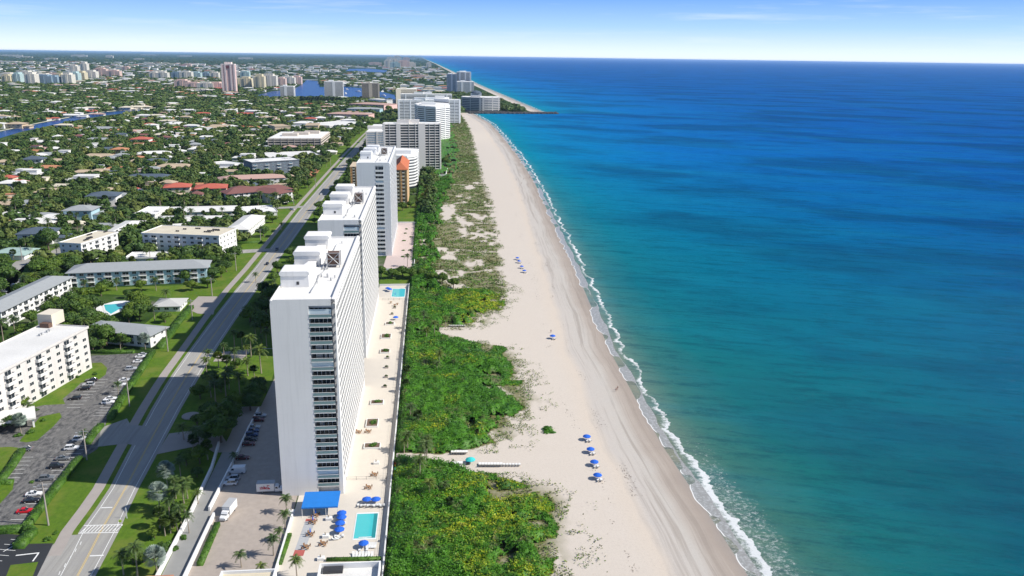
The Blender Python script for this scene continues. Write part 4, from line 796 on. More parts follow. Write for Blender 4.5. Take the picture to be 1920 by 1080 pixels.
pap('flat_roofed_house', 'long low white roofed row directly behind the broad cream roofed block', 'row house', (292, 423), (415, 422), 22, 1, fh=3.2, bays=8, roof='hip', rm=ROOFS['white'], rh=1.4)
pap('flat_roofed_house', 'upper long white roofed row beside the red roofed villas', 'row house', (312, 407), (438, 404), 26, 1, fh=3.6, bays=8, roof='hip', rm=ROOFS['white'], rh=1.2, lmn='the upper white roofed row')
pap('flat_roofed_house', 'white roofed block with shaded blue front left of the upper white row', 'apartment building', (252, 413), (291, 413), 34, 1, fh=4.5, bays=5, rm=ROOFW, rooftop=2, style='b')
pap('grey_roofed_house', 'long white wing with pale hip roof behind the angled apartments', 'apartment building', (225, 452), (273, 424), 14, 1, fh=4, bays=6, roof='hip', rm=ROOFS['white'], rh=1.5)
pap('grey_roofed_apartment_building', 'low two storey building with grey hip roof behind the parking lot', 'apartment building', (160, 640), (283, 652), 12, 2, fh=2.9, bays=9, roof='hip', rm=ROOFS['grey'], rh=1.6, lmn='the grey roofed building behind the parking lot', over=1)
pap('pool_house', 'small pool house with pale grey hip roof beside the road hedge', 'house', (288, 585), (338, 584), 14, 1, fh=2.8, bays=3, roof='hip', rm=M('pale_grey_tile_roof', (.50, .50, .48), var=.1), rh=2.2, lmn='the pale grey pool house')
pap('white_flat_roofed_house', 'white flat roofed building with vents near the sidewalk', 'house', (455, 408), (520, 404), 30, 1, fh=3.2, bays=4, rm=ROOFW, rooftop=2)
pap('maroon_roofed_apartment_building', 'long maroon roofed apartments, front row in front of the pink roofed town houses', 'apartment building', (428, 383), (548, 372), 18, 3, fh=3, bays=12, front='alt', roof='hip', rm=ROOFS['maroon'], rh=3.5, lmn='the maroon roofed apartments', over=1)
pap('maroon_roofed_apartment_building', 'shorter maroon roofed wing turned toward the road', 'apartment building', (521, 383), (549, 377), 34, 3, fh=3, bays=3, front='alt', roof='hip', rm=ROOFS['maroon'], rh=3, over=1)
pap('pink_roofed_town_house_row', 'row of town houses with faded pink roof and white dormers behind the maroon apartments', 'row house', (412, 350), (535, 345), 22, 2, fh=3.2, bays=10, roof='hip', rm=ROOFS['pink'], rh=3, lmn='the pink roofed town house row')
pap('dark_modern_apartment_building', 'dark fronted modern apartments with white piers and flat roof', 'apartment building', (474, 330), (562, 324), 30, 4, fh=3.6, bays=8, front='alt', wall=M('slate_blue_stucco', (.16, .19, .23)), style='b', lmn='the dark modern apartments', rooftop=5)
banded('terraced_office_building', 'wide three storey building with pale horizontal bands and rows of dark openings', 'apartment building', [(-229, 1203), (-155, 1206), (-155, 1315), (-229, 1310)], 15, 4, 'the wide banded building', wall=M('warm_pale_concrete', (.62, .55, .48)), frac=.45, box=3, piers=tuple((0, u, .5) for u in (.01, .12, .25, .38, .5, .62, .75, .87, .99)))
for a in [('pink_roofed_apartment_building', 'long building with red edged pink roof and colonnade left of the far road', (612, 222), (691, 224), 40, 3, PINKW, 'pink'), ('pink_apartment_building', 'larger pink building with pink flat roof left of the far road', (655, 204), (720, 207), 60, 4, PINKW, 'pink'),
          ('grey_roofed_apartment_building', 'blue grey long building between the two pink ones', (650, 212), (712, 213), 40, 3, BLUEW, 'grey'), ('flat_roofed_apartment_building', 'low sprawling white roofed club left of the far road', (618, 243), (686, 236), 60, 2, WHITE, 'white'),
          ('flat_roofed_apartment_building', 'small tan block behind the wide banded building, left one', (516, 248), (545, 247), 40, 3, BEIGE, 'tan'), ('flat_roofed_apartment_building', 'small tan block behind the wide banded building, right one', (573, 246), (597, 246), 50, 3, BEIGE, 'tan'),
          ('flat_roofed_house', 'low white buildings right behind the dark modern apartments', (505, 300), (600, 296), 50, 1, WHITE, 'white'), ('flat_roofed_house', 'white roofed cluster left of the dark modern apartments', (438, 318), (472, 314), 50, 1, WHITE, 'white'), ('flat_roofed_house', 'low white roof at the lake shore before the conifer row', (583, 196), (615, 196), 60, 2, WHITE, 'white'),
          ('flat_roofed_house', 'white roofed block beside the far road bend', (725, 197), (745, 196), 70, 4, WHITE, 'white'), ('flat_roofed_house', 'cream roofed long building left of the conifer row', (500, 192), (540, 192), 50, 2, CREAM, 'cream')]:
    pap(a[0], a[1], 'apartment building', a[2], a[3], a[4], a[5], fh=3.2, bays=12, wall=a[6], rm=ROOFS[a[7]], roof='flat' if a[7] in ('white', 'tan', 'cream') else 'hip', rh=3, side=False)
lm('the long pink building', *G(650, 220)); lm('the sprawling white club', *G(650, 240))
# porte-cochere canopy at the far left, roofs at the bottom edge
t = thing('entrance_canopy', 'low grey flat canopy over the drive beside the six storey building', 'canopy', (*G(15, 800), 0), .45)
MB().box(-9, -6, 3.4, 9, 6, 4.0).build('roof', ROOFS['white'], t)
for x, y in ((-8, -5), (8, -5), (-8, 5), (8, 5)): MB().box(x - .3, y - .3, 0, x + .3, y + .3, 3.4).build('pillar', WHITE, t)
t = thing('low_white_building', 'low white parapet roof with tan top at the bottom edge beside the palms', 'building', (-64, 178, 0)); MB().box(10, -8, 0, 23.6, 9.5, 3.4).build('wall', WHITE, t)
MB().box(10.4, -7.6, 3.4, 23.2, 9.1, 3.5).build('roof', M('tan_roof_membrane', (.62, .55, .42)), t)
mb = MB()
for a in ((10, -8, 10.4, 9.5), (23.2, -8, 23.6, 9.5), (10.4, 9.1, 23.2, 9.5)): mb.box(a[0], a[1], 3.4, a[2], a[3], 4.3)
mb.box(-8, 1, 0, 9.98, 2.2, 2.2); mb.build('parapet', WHITE, t)
t = thing('pool_pavilion', 'white walled pavilion with open dark doorway at the bottom edge below the pool terrace', 'pavilion', (-30, 177.5, 0)); MB().box(0, 0, 0, 15.6, .4, 3.2).box(0, 12.6, 0, 15.6, 13, 3.2).box(0, .4, 0, .4, 12.6, 3.2).box(15.2, .4, 0, 15.6, 12.6, 3.2).build('wall', WHITE, t)
MB().box(.4, .4, 0.1, 15.2, 12.6, 1.6).build('planter_roof', ROOFS['white'], t); MB().box(1, 10.5, 1.62, 6, 12.5, 2.6).build('doorway', DARKM, t)
t = thing('tiled_gate_roof', 'small tan tiled gate roof at the bottom edge between drive and palms', 'roof', (-67.5, 184, 0)); MB().box(-5, -4, 0, 1, 4.5, 2.6).build('wall', BEIGE, t); MB().hip(-5, -4, 1, 4.5, 2.6, .8, .4).build('roof', ROOFS['terracotta'], t)
# blue awning at the nearest tower's foot
t = thing('awning', 'bright blue canvas awning over the pool entrance at the nearest tower', 'awning', (-38.8, 218.6, 0)); mb = MB(); mb.q([(0, 0, 3.2), (10.4, 0, 3.2), (10.4, 8, 3.8), (0, 8, 3.8)]).q([(0, 0, 2.8), (0, 0, 3.2), (0, 8, 3.8), (0, 8, 3.4)]).q([(10.4, 0, 2.8), (10.4, 8, 3.4), (10.4, 8, 3.8), (10.4, 0, 3.2)]).q([(0, 0, 2.8), (10.4, 0, 2.8), (10.4, 0, 3.2), (0, 0, 3.2)])
for i in range(1, 8): x = i * 10.4 / 8; mb.box(x - .04, 0, 3.21, x + .04, .1, 3.3)
mb.build('canvas', AWN, t)
for x in (0.1, 3.5, 6.9, 10.3): MB().tube([(x, .1, 0), (x, .1, 3.1)], [.07, .07], 6).build('pole', WHITE2, t)
# ================================================================== HOUSES
def house_proto(kind, i):
    t = thing('house', 'house', 'house'); detail = True
    mb = MB(); rf = MB()
    if kind == 'L': mb.box(-9, -5, 0, 9, 5, 3); mb.box(2, -11, 0, 8.5, -5.01, 3); rf.hip(-9, -5, 9, 5, 3, 2.2, .8); rf.hip(2, -11, 8.5, -3, 2.99, 1.7, .8)
    elif kind == 'I': mb.box(-10, -4.5, 0, 10, 4.5, 3); rf.hip(-10, -4.5, 10, 4.5, 3, 2.0, .8)
    elif kind == '2': mb.box(-7, -6, 0, 7, 6, 6); mb.box(7.01, -4, 0, 12, 4, 3); rf.hip(-7, -6, 7, 6, 6, 2.4, .8); rf.hip(7.9, -4, 12, 4, 3, 1.2, .7)
    elif kind == 'T': mb.box(-11, -4, 0, 11, 5, 3.2); mb.box(-4, -10, 0, 3, -4.01, 3.2); rf.hip(-11, -4, 11, 5, 3.2, 2.2, .9); rf.hip(-4, -10, 3, -2, 3.19, 1.8, .9)
    else: mb.box(-8, -5.5, 0, 8, 5.5, 3.1); mb.box(-3, -2.5, 3.1, 7, 4.5, 6); rf.box(-8.4, -5.9, 3.1, 8.4, 5.9, 3.35); rf.box(-3.3, -2.8, 6, 7.3, 4.8, 6.4)
    mb.build('wall', WHITE, t); rf.build('roof', ROOFS['grey'], t)
    fy = {'L': -5.02, 'I': -4.52, '2': -6.02, 'T': -4.02, 'F': -5.52}[kind]
    for x in (-6, -1.5) if kind != 'T' else (-8, -5.5, 6): obj('window', winmesh(1.8, 1.4, 'd'), t, (x, fy, 1.0))
    if kind in '2': [obj('window', winmesh(1.8, 1.4, 'd'), t, (x, fy, 3.9)) for x in (-4, 0, 4)]
    rx = {'L': 9, 'I': 10, '2': 7, 'T': 11, 'F': 8}[kind] + .02
    if kind != '2': [obj('window', winmesh(1.5, 1.4, 'd'), t, (rx, y, 1.0), math.pi / 2) for y in (-2, 2)]
    MB().box(3.5 if kind == 'I' else -3.8, fy - .04, 0, 4.5 if kind == 'I' else -2.8, fy, 2.1).build('door', WOOD, t)
    return proto(t)
HP = {k: house_proto(k, i) for i, k in enumerate('LI2TF')}
WALLS = {'white': WHITE, 'cream': CREAM, 'beige': BEIGE, 'ochre': OCHRE, 'pink': PALEPINK, 'blue': BLUEW}
HOUSES = []; RN = {'red': 'red tiled', 'terracotta': 'terracotta tiled', 'white': 'white roofed', 'grey': 'grey roofed', 'slate': 'dark slate roofed', 'tan': 'tan roofed', 'maroon': 'maroon roofed', 'pink': 'faded pink roofed', 'teal': 'pale teal roofed', 'cream': 'cream roofed'}
def house(x, y, kind, roof, wall='white', rz=0, sc=1.0, sxy=None):
    o = place(HP[kind], (x, y), rz, group='houses of the suburb', scale=(sc * (sxy or 1), sc, 1.0 if sc < 1.4 else 1.25), swap={'roof': ROOFS[roof], 'wall': WALLS[wall]})
    HOUSES.append((o, x, y, RN[roof], kind)); r = 9 * sc
    occ([(x - r, y - r * .8), (x + r, y - r * .8), (x + r, y + r * .7), (x - r, y + r * .7)]); return o
KH = [(60, 311, '2', 'slate', 'white', .1, 1.5), (84, 322, 'I', 'terracotta', 'white', 0, 1.5), (48, 334, 'F', 'white', 'white', 0, 1.5), (12, 345, '2', 'red', 'cream', 0, 1.0), (33, 348, 'L', 'red', 'cream', 0, .9), (147, 346, 'F', 'white', 'white', 0, 2.0),
      (190, 327, 'T', 'tan', 'cream', 0, 1.0), (218, 322, 'I', 'terracotta', 'cream', 0, 1.2), (190, 384, '2', 'slate', 'white', .1, 1.7), (222, 374, 'L', 'grey', 'white', .2, 1.0), (95, 369, 'T', 'tan', 'white', .1, 1.5), (60, 389, 'T', 'grey', 'cream', 0, 1.2), (148, 412, '2', 'grey', 'blue', 0, 1.5),
      (75, 413, 'L', 'grey', 'white', 0, 1.1), (17, 411, 'I', 'white', 'white', 0, .8), (52, 430, 'T', 'white', 'white', 0, 1.5), (8, 428, 'L', 'terracotta', 'white', .2, .9), (66, 458, '2', 'slate', 'white', .1, 1.55), (25, 483, 'L', 'teal', 'white', 0, 1.2), (137, 428, 'I', 'cream', 'cream', 0, .8),
      (330, 366, '2', 'red', 'cream', .2, 1.6), (393, 368, '2', 'red', 'cream', .2, 1.9), (450, 372, '2', 'maroon', 'white', 0, 1.5), (275, 341, 'T', 'slate', 'white', 0, 2.0), (325, 320, 'T', 'tan', 'white', 0, 1.7), (420, 321, 'F', 'white', 'white', 0, 1.6), (295, 365, 'I', 'pink', 'cream', 0, .8), (244, 362, 'I', 'red', 'white', 0, .8),
      (114, 292, 'F', 'white', 'white', 0, 1.2), (222, 289, '2', 'terracotta', 'ochre', 0, 1.3), (147, 263, '2', 'maroon', 'pink', 0, 1.1), (183, 246, 'T', 'grey', 'white', 0, 2.2), (182, 268, 'T', 'grey', 'white', 0, 1.6), (70, 272, 'I', 'white', 'white', 0, 1.5), (100, 271, 'I', 'white', 'white', 0, 1.0),
      (168, 212, 'L', 'red', 'white', 0, 1.6), (153, 222, 'F', 'white', 'white', 0, 1.3), (81, 226, 'L', 'terracotta', 'white', 0, 1.2), (102, 225, 'I', 'red', 'white', 0, .8), (27, 241, '2', 'tan', 'beige', 0, 2.0), (88, 200, 'T', 'tan', 'white', 0, 2.0), (182, 300, 'T', 'tan', 'white', 0, 1.7), (78, 284, 'L', 'pink', 'cream', 0, 1.2), (92, 297, 'T', 'grey', 'white', .2, 1.6), (7, 228, 'T', 'grey', 'white', 0, 2),
      (262, 271, '2', 'red', 'white', 0, 1.8), (321, 281, 'F', 'white', 'white', .3, 1.3), (285, 294, 'I', 'white', 'white', .35, 2.0), (310, 234, 'T', 'grey', 'white', 0, 2.2), (341, 236, 'I', 'white', 'white', 0, 1.6), (412, 242, 'T', 'tan', 'cream', 0, 2.3), (378, 230, 'L', 'slate', 'white', 0, 1.4), (457, 302, 'F', 'white', 'white', 0, 1.7), (380, 288, 'I', 'cream', 'cream', 0, 1.1), (352, 305, 'L', 'pink', 'cream', 0, .9),
      (262, 204, 'T', 'cream', 'cream', 0, 2), (275, 210, 'I', 'white', 'white', 0, 1.6), (290, 197, 'T', 'tan', 'cream', 0, 2), (335, 198, 'T', 'white', 'white', 0, 2.3), (366, 192, 'T', 'tan', 'cream', 0, 2.2), (200, 206, 'I', 'white', 'white', 0, 2), (225, 202, 'T', 'cream', 'cream', 0, 2), (235, 208, '2', 'cream', 'cream', 0, 1.8), (130, 220, 'I', 'white', 'white', 0, 1.7), (182, 217, 'I', 'pink', 'white', 0, 1.3), (122, 190, 'F', 'white', 'white', 0, 2), (36, 192, 'T', 'white', 'white', 0, 2), (20, 208, 'I', 'white', 'white', 0, 2),
      (460, 218, 'T', 'red', 'pink', 0, 2.4), (420, 196, 'T', 'white', 'white', 0, 2.2), (440, 193, 'I', 'grey', 'blue', 0, 2.6), (252, 173, 'T', 'red', 'cream', 0, 3), (282, 173, 'T', 'red', 'cream', 0, 3), (478, 238, 'I', 'tan', 'beige', 0, 1.8), (470, 262, 'T', 'cream', 'white', 0, 1.8)]
KEYN = {0: 'the white edged slate house', 20: 'the left red roofed villa', 21: 'the right red roofed villa', 5: 'the white modern two storey house', 8: 'the big dark slate roofed house', 12: 'the grey roofed house with blue wall', 15: 'the wide white roofed bungalow', 17: 'the slate roofed two storey house', 23: 'the dark navy roofed house', 28: 'the white box shaped house', 29: 'the yellow house with orange roof', 31: 'the large grey roof by the canal', 35: 'the red house across the canal', 45: 'the red and white winged house', 47: 'the long angled white roof', 48: 'the grey hip roofed white house', 50: 'the wide tan roofed house', 39: 'the beige canal mansion', 40: 'the tan house by the green', 24: 'the pale tan hip roof', 18: 'the pale teal roofed house'}
for i, (px, py, k, rf, wl, rz, sc) in enumerate(KH):
    x, y = G(px, py); house(x, y + 5 * sc, k, rf, wl, rz, sc)
    if i in KEYN: lm(KEYN[i], x, y + 5 * sc)
sheet('tennis_court', [(380, 332), (432, 331), (428, 323), (386, 323)], M('green_court', (.10, .30, .20), var=.1), .1)
cand = []
y = 640.
while y < 4200:
    st = 27 if y < 1600 else 40
    xl = -.62 * (y + 60) - 30
    x = xl
    while x < -135:
        cand.append((x + R_.uniform(-6, 6), y + R_.uniform(-5, 5))); x += st * R_.uniform(.85, 1.25)
    y += st * 1.25
cand2 = [(x, y) for x, y in cand if -30 < PX(x, y)[0] < 1000 and free(x, y, 8)]
rc = ['white'] * 5 + ['tan', 'cream', 'cream', 'grey', 'grey', 'grey', 'slate', 'slate', 'terracotta', 'maroon', 'pink', 'tan', 'tan']
restH = []
for x, y in cand2:
    if R_.random() < .48: continue
    if len(HOUSES) < 298: house(x, y, R_.choice('LITFI2'), R_.choice(rc), R_.choice(['white', 'white', 'cream', 'cream', 'pink']), R_.choice([0, .1, -.15, 1.57, .3]), R_.uniform(.75, 1.25) * (1 if y < 1500 else 1.3))
    else: restH.append((x, y))
# remaining far houses: one mesh
for _ in range(2000):
    y = 1500 + 9000 * R_.random() ** 1.6; x = R_.uniform(-.75 * y, -.0 * y - 140 if y < 3000 else XS(y) - 90)
    if free(x, y, 6): restH.append((x, y))
hb = MB()
cols = ['white'] * 8 + ['cream', 'cream', 'tan', 'red', 'pink', 'grey', 'terracotta']; cn = sorted(set(cols))
for x, y in restH:
    w = R_.uniform(7, 12) * (1 + y / 4000); d = R_.uniform(5, 7) * (1 + y / 5000); h = 3.2 + (R_.random() < .25) * 4 + y / 1500; k = 1 + cn.index(R_.choice(cols))
    hb.box(x - w, y - d, 0, x + w, y + d, h, 0); hb.hip(x - w, y - d, x + w, y + d, h, 2, .8, k)
hb.build('distant_houses', [WHITE] + [ROOFS[c] for c in cn], kind='stuff', label='countless small pale houses spread through the far suburbs', cat='houses')
# ================================================================== TREES
def ico(sub):
    import bmesh
    b = bmesh.new(); bmesh.ops.create_icosphere(b, subdivisions=sub, radius=1); v = np.array([x.co[:] for x in b.verts]); f = np.array([[q.index for q in p.verts] for p in b.faces]); b.free(); return v, f
ICO = {1: ico(1), 2: ico(2)}
def crown_arrays(seed, ncard, nl=9, flat=.8, cs=.16, core=True):
    rs = np.random.RandomState(seed); L_ = []
    for i in range(nl):
        a = rs.uniform(0, 6.28); r = rs.uniform(.15, .62); L_.append((r * math.cos(a), r * math.sin(a), rs.uniform(.1, .75) * flat * (1.15 - r), rs.uniform(.30, .48)))
    L_.append((0, 0, .35, .55)); L_ = np.array(L_)
    k = rs.randint(0, len(L_), ncard); d = rs.normal(size=(ncard, 3)); d /= np.linalg.norm(d, axis=1, keepdims=True); d[:, 2] = np.where(d[:, 2] < -.3, -d[:, 2], d[:, 2])
    p = L_[k, :3] + d * L_[k, 3:4] * rs.uniform(.82, 1.1, (ncard, 1)) * np.array([1, 1, .85])
    n = d + rs.normal(size=d.shape) * .45; n /= np.linalg.norm(n, axis=1, keepdims=True); a = np.cross(n, rs.normal(size=(ncard, 3))); a /= np.linalg.norm(a, axis=1, keepdims=True); b = np.cross(n, a); s = rs.uniform(.6, 1.2, (ncard, 1)) * cs
    v = np.stack([p - a * s, p - b * s * .7, p + a * s, p + b * s * .7], 1).reshape(-1, 3); q = np.arange(4 * ncard).reshape(-1, 4)
    tv = []; tf = []; off = len(v)
    if core:
        iv, if_ = ICO[1]
        for l in L_:
            w = iv * l[3] * .86 * np.array([1, 1, .8]) * (1 + .15 * rs.normal(size=(len(iv), 1))) + l[:3]; tf.append(if_ + off); tv.append(w); off += len(w)
        v = np.concatenate([v] + tv); tf = np.concatenate(tf)
    return v, q, (tf if core else None)
def tree_proto(seed, name='tree', mat=LEAF, nc=1300, nl=9, tall=False):
    t = thing(name, 'tree', 'tree'); v, q, tf = crown_arrays(seed, nc, nl, cs=.085 if nc > 900 else .12)
    if tall: v = v * np.array([.62, .62, 1.7])
    v = v * 4.6; v[:, 2] += 3.4
    mb = MB(); rs = random.Random(seed); mb.tube([(0, 0, 0), (.1, .05, 1.6), (.1, .1, 3.6), (.2, 0, 5.5)], [.34, .25, .2, .08], 6)
    for i in range(4):
        a = i * 1.6 + rs.random(); mb.tube([(0.1, .05, 1.8), (1.1 * math.cos(a), 1.1 * math.sin(a), 3.2), (2.4 * math.cos(a), 2.4 * math.sin(a), 4.6)], [.17, .12, .05], 5)
    mb.build('trunk', BARK, t); obj('crown', npmesh('crown', v, q, mat, tris=tf), t); return proto(t)
TP = [tree_proto(s) for s in (1, 2, 3, 4)]; CT = tree_proto(9, 'conifer_tree', CONIF, 900, 7, True)
def palm_proto(seed, hgt=8, nf=17, fl=2.9, name='palm_tree', mat=PALML, fan=False):
    t = thing(name, 'palm', 'palm'); rs = random.Random(seed); lean = rs.uniform(-.5, .5)
    tk = MB(); tk.tube([(0, 0, 0), (lean * .3, .1, hgt * .4), (lean, .15, hgt * .8), (lean * 1.2, .1, hgt)], [.26, .19, .16, .15], 7); tk.build('trunk', PBARK, t)
    c = Vector((lean * 1.2, .1, hgt)); mb = MB()
    if not fan:
        for i in range(nf):
            a = i * 2.399 + rs.uniform(-.2, .2); e = math.radians(70 - 95 * (i / nf)); d = Vector((math.cos(a), math.sin(a), 0)); s = Vector((-d.y, d.x, 0)); L_ = fl * rs.uniform(.85, 1.1)
            P = [c + d * (L_ * u * math.cos(e * (1 - .35 * u))) + Vector((0, 0, L_ * u * math.sin(e) - 1.25 * L_ * .5 * u * u)) for u in (0, .25, .5, .75, 1)]
            for j in range(11):
                u = (j + .6) / 11; k = min(3, int(u * 4)); p = P[k].lerp(P[k + 1], u * 4 - k); w = (.85 if u < .75 else .55) * (1 if j > 0 else .4); fw = (P[k + 1] - P[k]).normalized()
                for sg in (1, -1):
                    tip = p + s * sg * w + fw * .45 - Vector((0, 0, .38)); mb.q([p, p + fw * .26, tip])
        for i in range(7):
            a = i * .9; d = Vector((math.cos(a), math.sin(a), 0)); mb.q([c, c + d * .8 + Vector((0, 0, -1.2)), c + d * .5 + Vector((0, 0, -2.0))])
    else:
        for i in range(nf * 2):
            a = i * 2.399; e = rs.uniform(-.6, 1.4); d = Vector((math.cos(a) * math.cos(e), math.sin(a) * math.cos(e), math.sin(e))); s = d.cross(Vector((0, 0, 1))).normalized(); up = s.cross(d)
            b = c + d * fl * .5
            mb.q([c, b + s * .04, b - s * .04])
            for j in range(11):
                an = (j - 5) * .28; dd = d * math.cos(an) + s * math.sin(an); mb.q([b, b + dd * fl * .4 + s * .19 - up * .12, b + dd * fl * .62, b + dd * fl * .4 - s * .19 + up * .10])
    mb.build('crown', mat, t); return proto(t)
PP = [palm_proto(11, 8.5), palm_proto(12, 7), palm_proto(13, 6, 15)]; CP = palm_proto(14, 6.0, 26, 2.2, 'cabbage_palm', PALML, True); BP = palm_proto(15, 6.5, 30, 3.4, 'silver_fan_palm', SILV, True); SP = palm_proto(16, 1.3, 13, 1.5, 'potted_palm')
TREES = []; PALMS = []
def tree(x, y, s=1, p=None): o = place(p or R_.choice(TP), (x, y), R_.uniform(0, 6), group='broadleaf trees of the suburb' if p is None else 'dark conifers by the lake', scale=(s * R_.uniform(.9, 1.15), s * R_.uniform(.9, 1.15), s * R_.uniform(.8, 1.1))); TREES.append((o, x, y, s)); return o
def palm(x, y, s=1, p=None, z=0): o = place(p or R_.choice(PP[:2] + [PP[0], CP]), (x, y, z), R_.uniform(0, 6), group='palms of the shore and suburb', scale=s); PALMS.append((o, x, y, p)); return o
for a in [(441, 692, 1.05, PP[0]), (471, 670, 1.15, PP[0]), (490, 700, 1.3, PP[0]), (396, 745, 1, PP[0]), (424, 745, 1.1, PP[0]), (450, 745, 1.1, PP[0]), (462, 672, .8, PP[1]), (347, 962, 1, PP[0]), (328, 955, .9, PP[1]), (300, 992, .85, CP), (334, 1000, .8, CP), (372, 945, .7, PP[2]), (232, 1078, .9, PP[1]), (258, 1080, 1, PP[0]), (320, 1000, .7, PP[2]),
          (538, 962, .75, PP[1]), (535, 992, .75, PP[1]), (513, 1042, .8, PP[1]), (453, 1064, .7, PP[2]), (490, 1082, .6, PP[2]), (557, 1082, .75, PP[1]), (525, 1015, .6, PP[2]), (440, 870, .6, PP[2]), (365, 835, .9, PP[1]), (345, 825, .9, PP[2]), (380, 838, .8, PP[1]),
          (765, 846, .95, PP[1]), (797, 880, 1.1, PP[0]), (788, 905, 1.0, PP[0]), (800, 860, .9, PP[0]), (758, 850, .8, PP[2]), (770, 790, .9, PP[1]), (785, 800, .8, CP), (760, 735, .7, CP), (765, 712, .8, CP), (824, 690, 1.0, PP[1]), (820, 700, .8, PP[2]), (800, 640, .9, PP[1]), (815, 632, .9, PP[0]), (835, 615, .8, PP[1]), (795, 610, .8, PP[0]), (770, 616, .9, PP[2]), (850, 690, .6, PP[2]), (806, 938, .9, PP[1]), (835, 930, .7, PP[2]), (845, 960, .6, CP),
          (764, 500, .9, PP[0]), (275, 486, .9, PP[1]), (282, 490, 1, PP[0]), (240, 530, 1.1, PP[0]), (219, 545, .9, PP[1]), (293, 545, 1, PP[1]), (313, 574, 1.0, PP[0]), (205, 492, .9, PP[1]), (210, 495, .9, PP[2]), (365, 480, 1, PP[1]), (375, 482, .9, PP[0]), (338, 522, 1, CP), (160, 545, .9, PP[2]), (108, 485, 1, PP[0]), (60, 480, .9, PP[0]), (226, 655, .8, CP), (57, 780, .8, PP[2]), (160, 830, .7, PP[2]), (222, 740, .7, PP[1]), (95, 575, .8, CP), (360, 417, 1.2, PP[0]), (345, 421, .9, PP[1]), (380, 421, .9, PP[1]), (145, 417, .8, PP[0]), (128, 420, .9, PP[1]), (110, 425, 1.0, PP[0]),
          (480, 530, .8, PP[1]), (500, 545, .7, PP[1]), (515, 540, .8, PP[2]), (528, 432, .8, PP[1]), (590, 412, .9, PP[1]), (600, 400, .9, PP[0]), (612, 380, .8, PP[1]), (490, 645, .6, PP[2])]:
    x, y = G(a[0], a[1]); palm(x, y, a[2], a[3])
for a in [(315, 912, .85), (300, 955, .9), (296, 1078, .85), (273, 655, .8), (40, 812, .75)]:
    x, y = G(a[0], a[1]); palm(x, y, a[2], BP)
# verge trees in the tower gardens
for a in [(415, 830, 1.5), (405, 812, 1.4), (430, 795, 1.3), (470, 770, 1.1), (395, 790, 1.1), (480, 755, 1.2), (350, 872, .7), (370, 895, .6), (480, 610, 1.3), (490, 625, 1.5), (500, 590, 1.3), (470, 600, 1.1), (505, 570, 1.2), (495, 555, 1.0), (515, 530, .9), (520, 510, .9), (600, 395, 1.1), (615, 378, 1.0), (625, 365, 1.1), (640, 352, 1.2), (590, 420, .8),
          (715, 520, .9), (735, 522, 1.0), (755, 518, 1.0), (772, 522, 1.1), (790, 520, 1.0), (808, 530, 1.0), (830, 532, .9), (850, 540, .8), (745, 300, 1), (835, 312, 1.6), (815, 340, 1.1), (800, 345, 1.1), (790, 350, 1), (775, 365, 1), (770, 390, 1.1), (755, 395, 1), (660, 330, 1.0), (650, 340, 1.0), (665, 322, .9),
          (182, 645, 1.3), (200, 648, 1.4), (215, 642, 1.2), (230, 650, 1.1), (175, 660, .9), (245, 640, .9), (140, 595, 1.2), (155, 590, 1.3), (165, 580, 1.2), (180, 585, 1.0), (188, 612, 1.0), (248, 592, 1.2), (262, 588, 1.3), (262, 602, 1.2), (255, 572, 1.2), (228, 606, .7), (270, 580, 1.1), (310, 605, .8), (200, 545, 1.1), (190, 555, 1.2), (265, 545, .8), (360, 545, 1.0), (350, 530, 1.1), (60, 545, 1.3), (72, 520, 1.5), (90, 515, 1.5), (105, 510, 1.5), (120, 500, 1.3), (140, 503, 1.2), (8, 540, 2.0), (0, 560, 1.6),
          (92, 470, 2.0), (430, 500, 1.2), (440, 488, 1.2), (425, 510, 1.1), (415, 520, 1.0), (400, 525, 1.2), (390, 540, 1.0), (245, 450, 1.3), (235, 462, 1.2), (255, 440, 1.1), (200, 440, 1), (240, 480, 1), (222, 484, .9), (30, 760, .9), (40, 765, .8), (142, 650, .9), (20, 805, .8), (50, 742, .5), (100, 722, .5)]:
    x, y = G(a[0], a[1]); tree(x, y, a[2])
for i in range(46):
    y = R_.choice([R_.uniform(372, 545), R_.uniform(372, 545), R_.uniform(650, 960)]); x = road(y, 2) + R_.uniform(5, 36 if y < 545 else 22)
    if R_.random() < .3: palm(x, y, R_.uniform(.8, 1.15))
    else: tree(x, y, R_.uniform(.7, 1.35))
for i in range(60):
    y = 560 + 1500 * R_.random(); x = road(y, 1) - R_.uniform(9, 22)
    if R_.random() < .35 and y < 1200: palm(x, y, R_.uniform(.9, 1.2))
    elif R_.random() < .75: tree(x, y, R_.uniform(.6, 1.3) * (1 if y < 1000 else 1.4))
for a in [(392, 686, .8), (388, 705, .9), (410, 690, .9), (425, 700, 1.0), (455, 650, .9), (440, 655, 1.0), (420, 668, .8), (480, 640, 1.0), (500, 650, 1.1), (465, 705, 1.0), (478, 712, .8), (430, 730, 1.0), (405, 760, 1.1), (375, 850, 1.0), (362, 852, .9), (390, 862, .9), (340, 900, .8), (352, 935, .9), (330, 935, .8), (318, 970, .8), (340, 985, .7), (310, 1005, .8), (355, 1000, .7)]:
    x, y = G(a[0], a[1]); palm(x, y, a[2])
for a in [(376, 748, .9), (395, 722, .8), (415, 735, .8), (370, 800, .7), (445, 690, .6), (486, 735, .9), (445, 770, 1.2), (385, 830, 1.0), (375, 870, .8), (330, 965, .5), (325, 990, .5), (345, 960, .5), (270, 1055, .5), (305, 1040, .5), (290, 1010, .45), (250, 1055, .5)]:
    x, y = G(a[0], a[1]); tree(x, y, a[2])
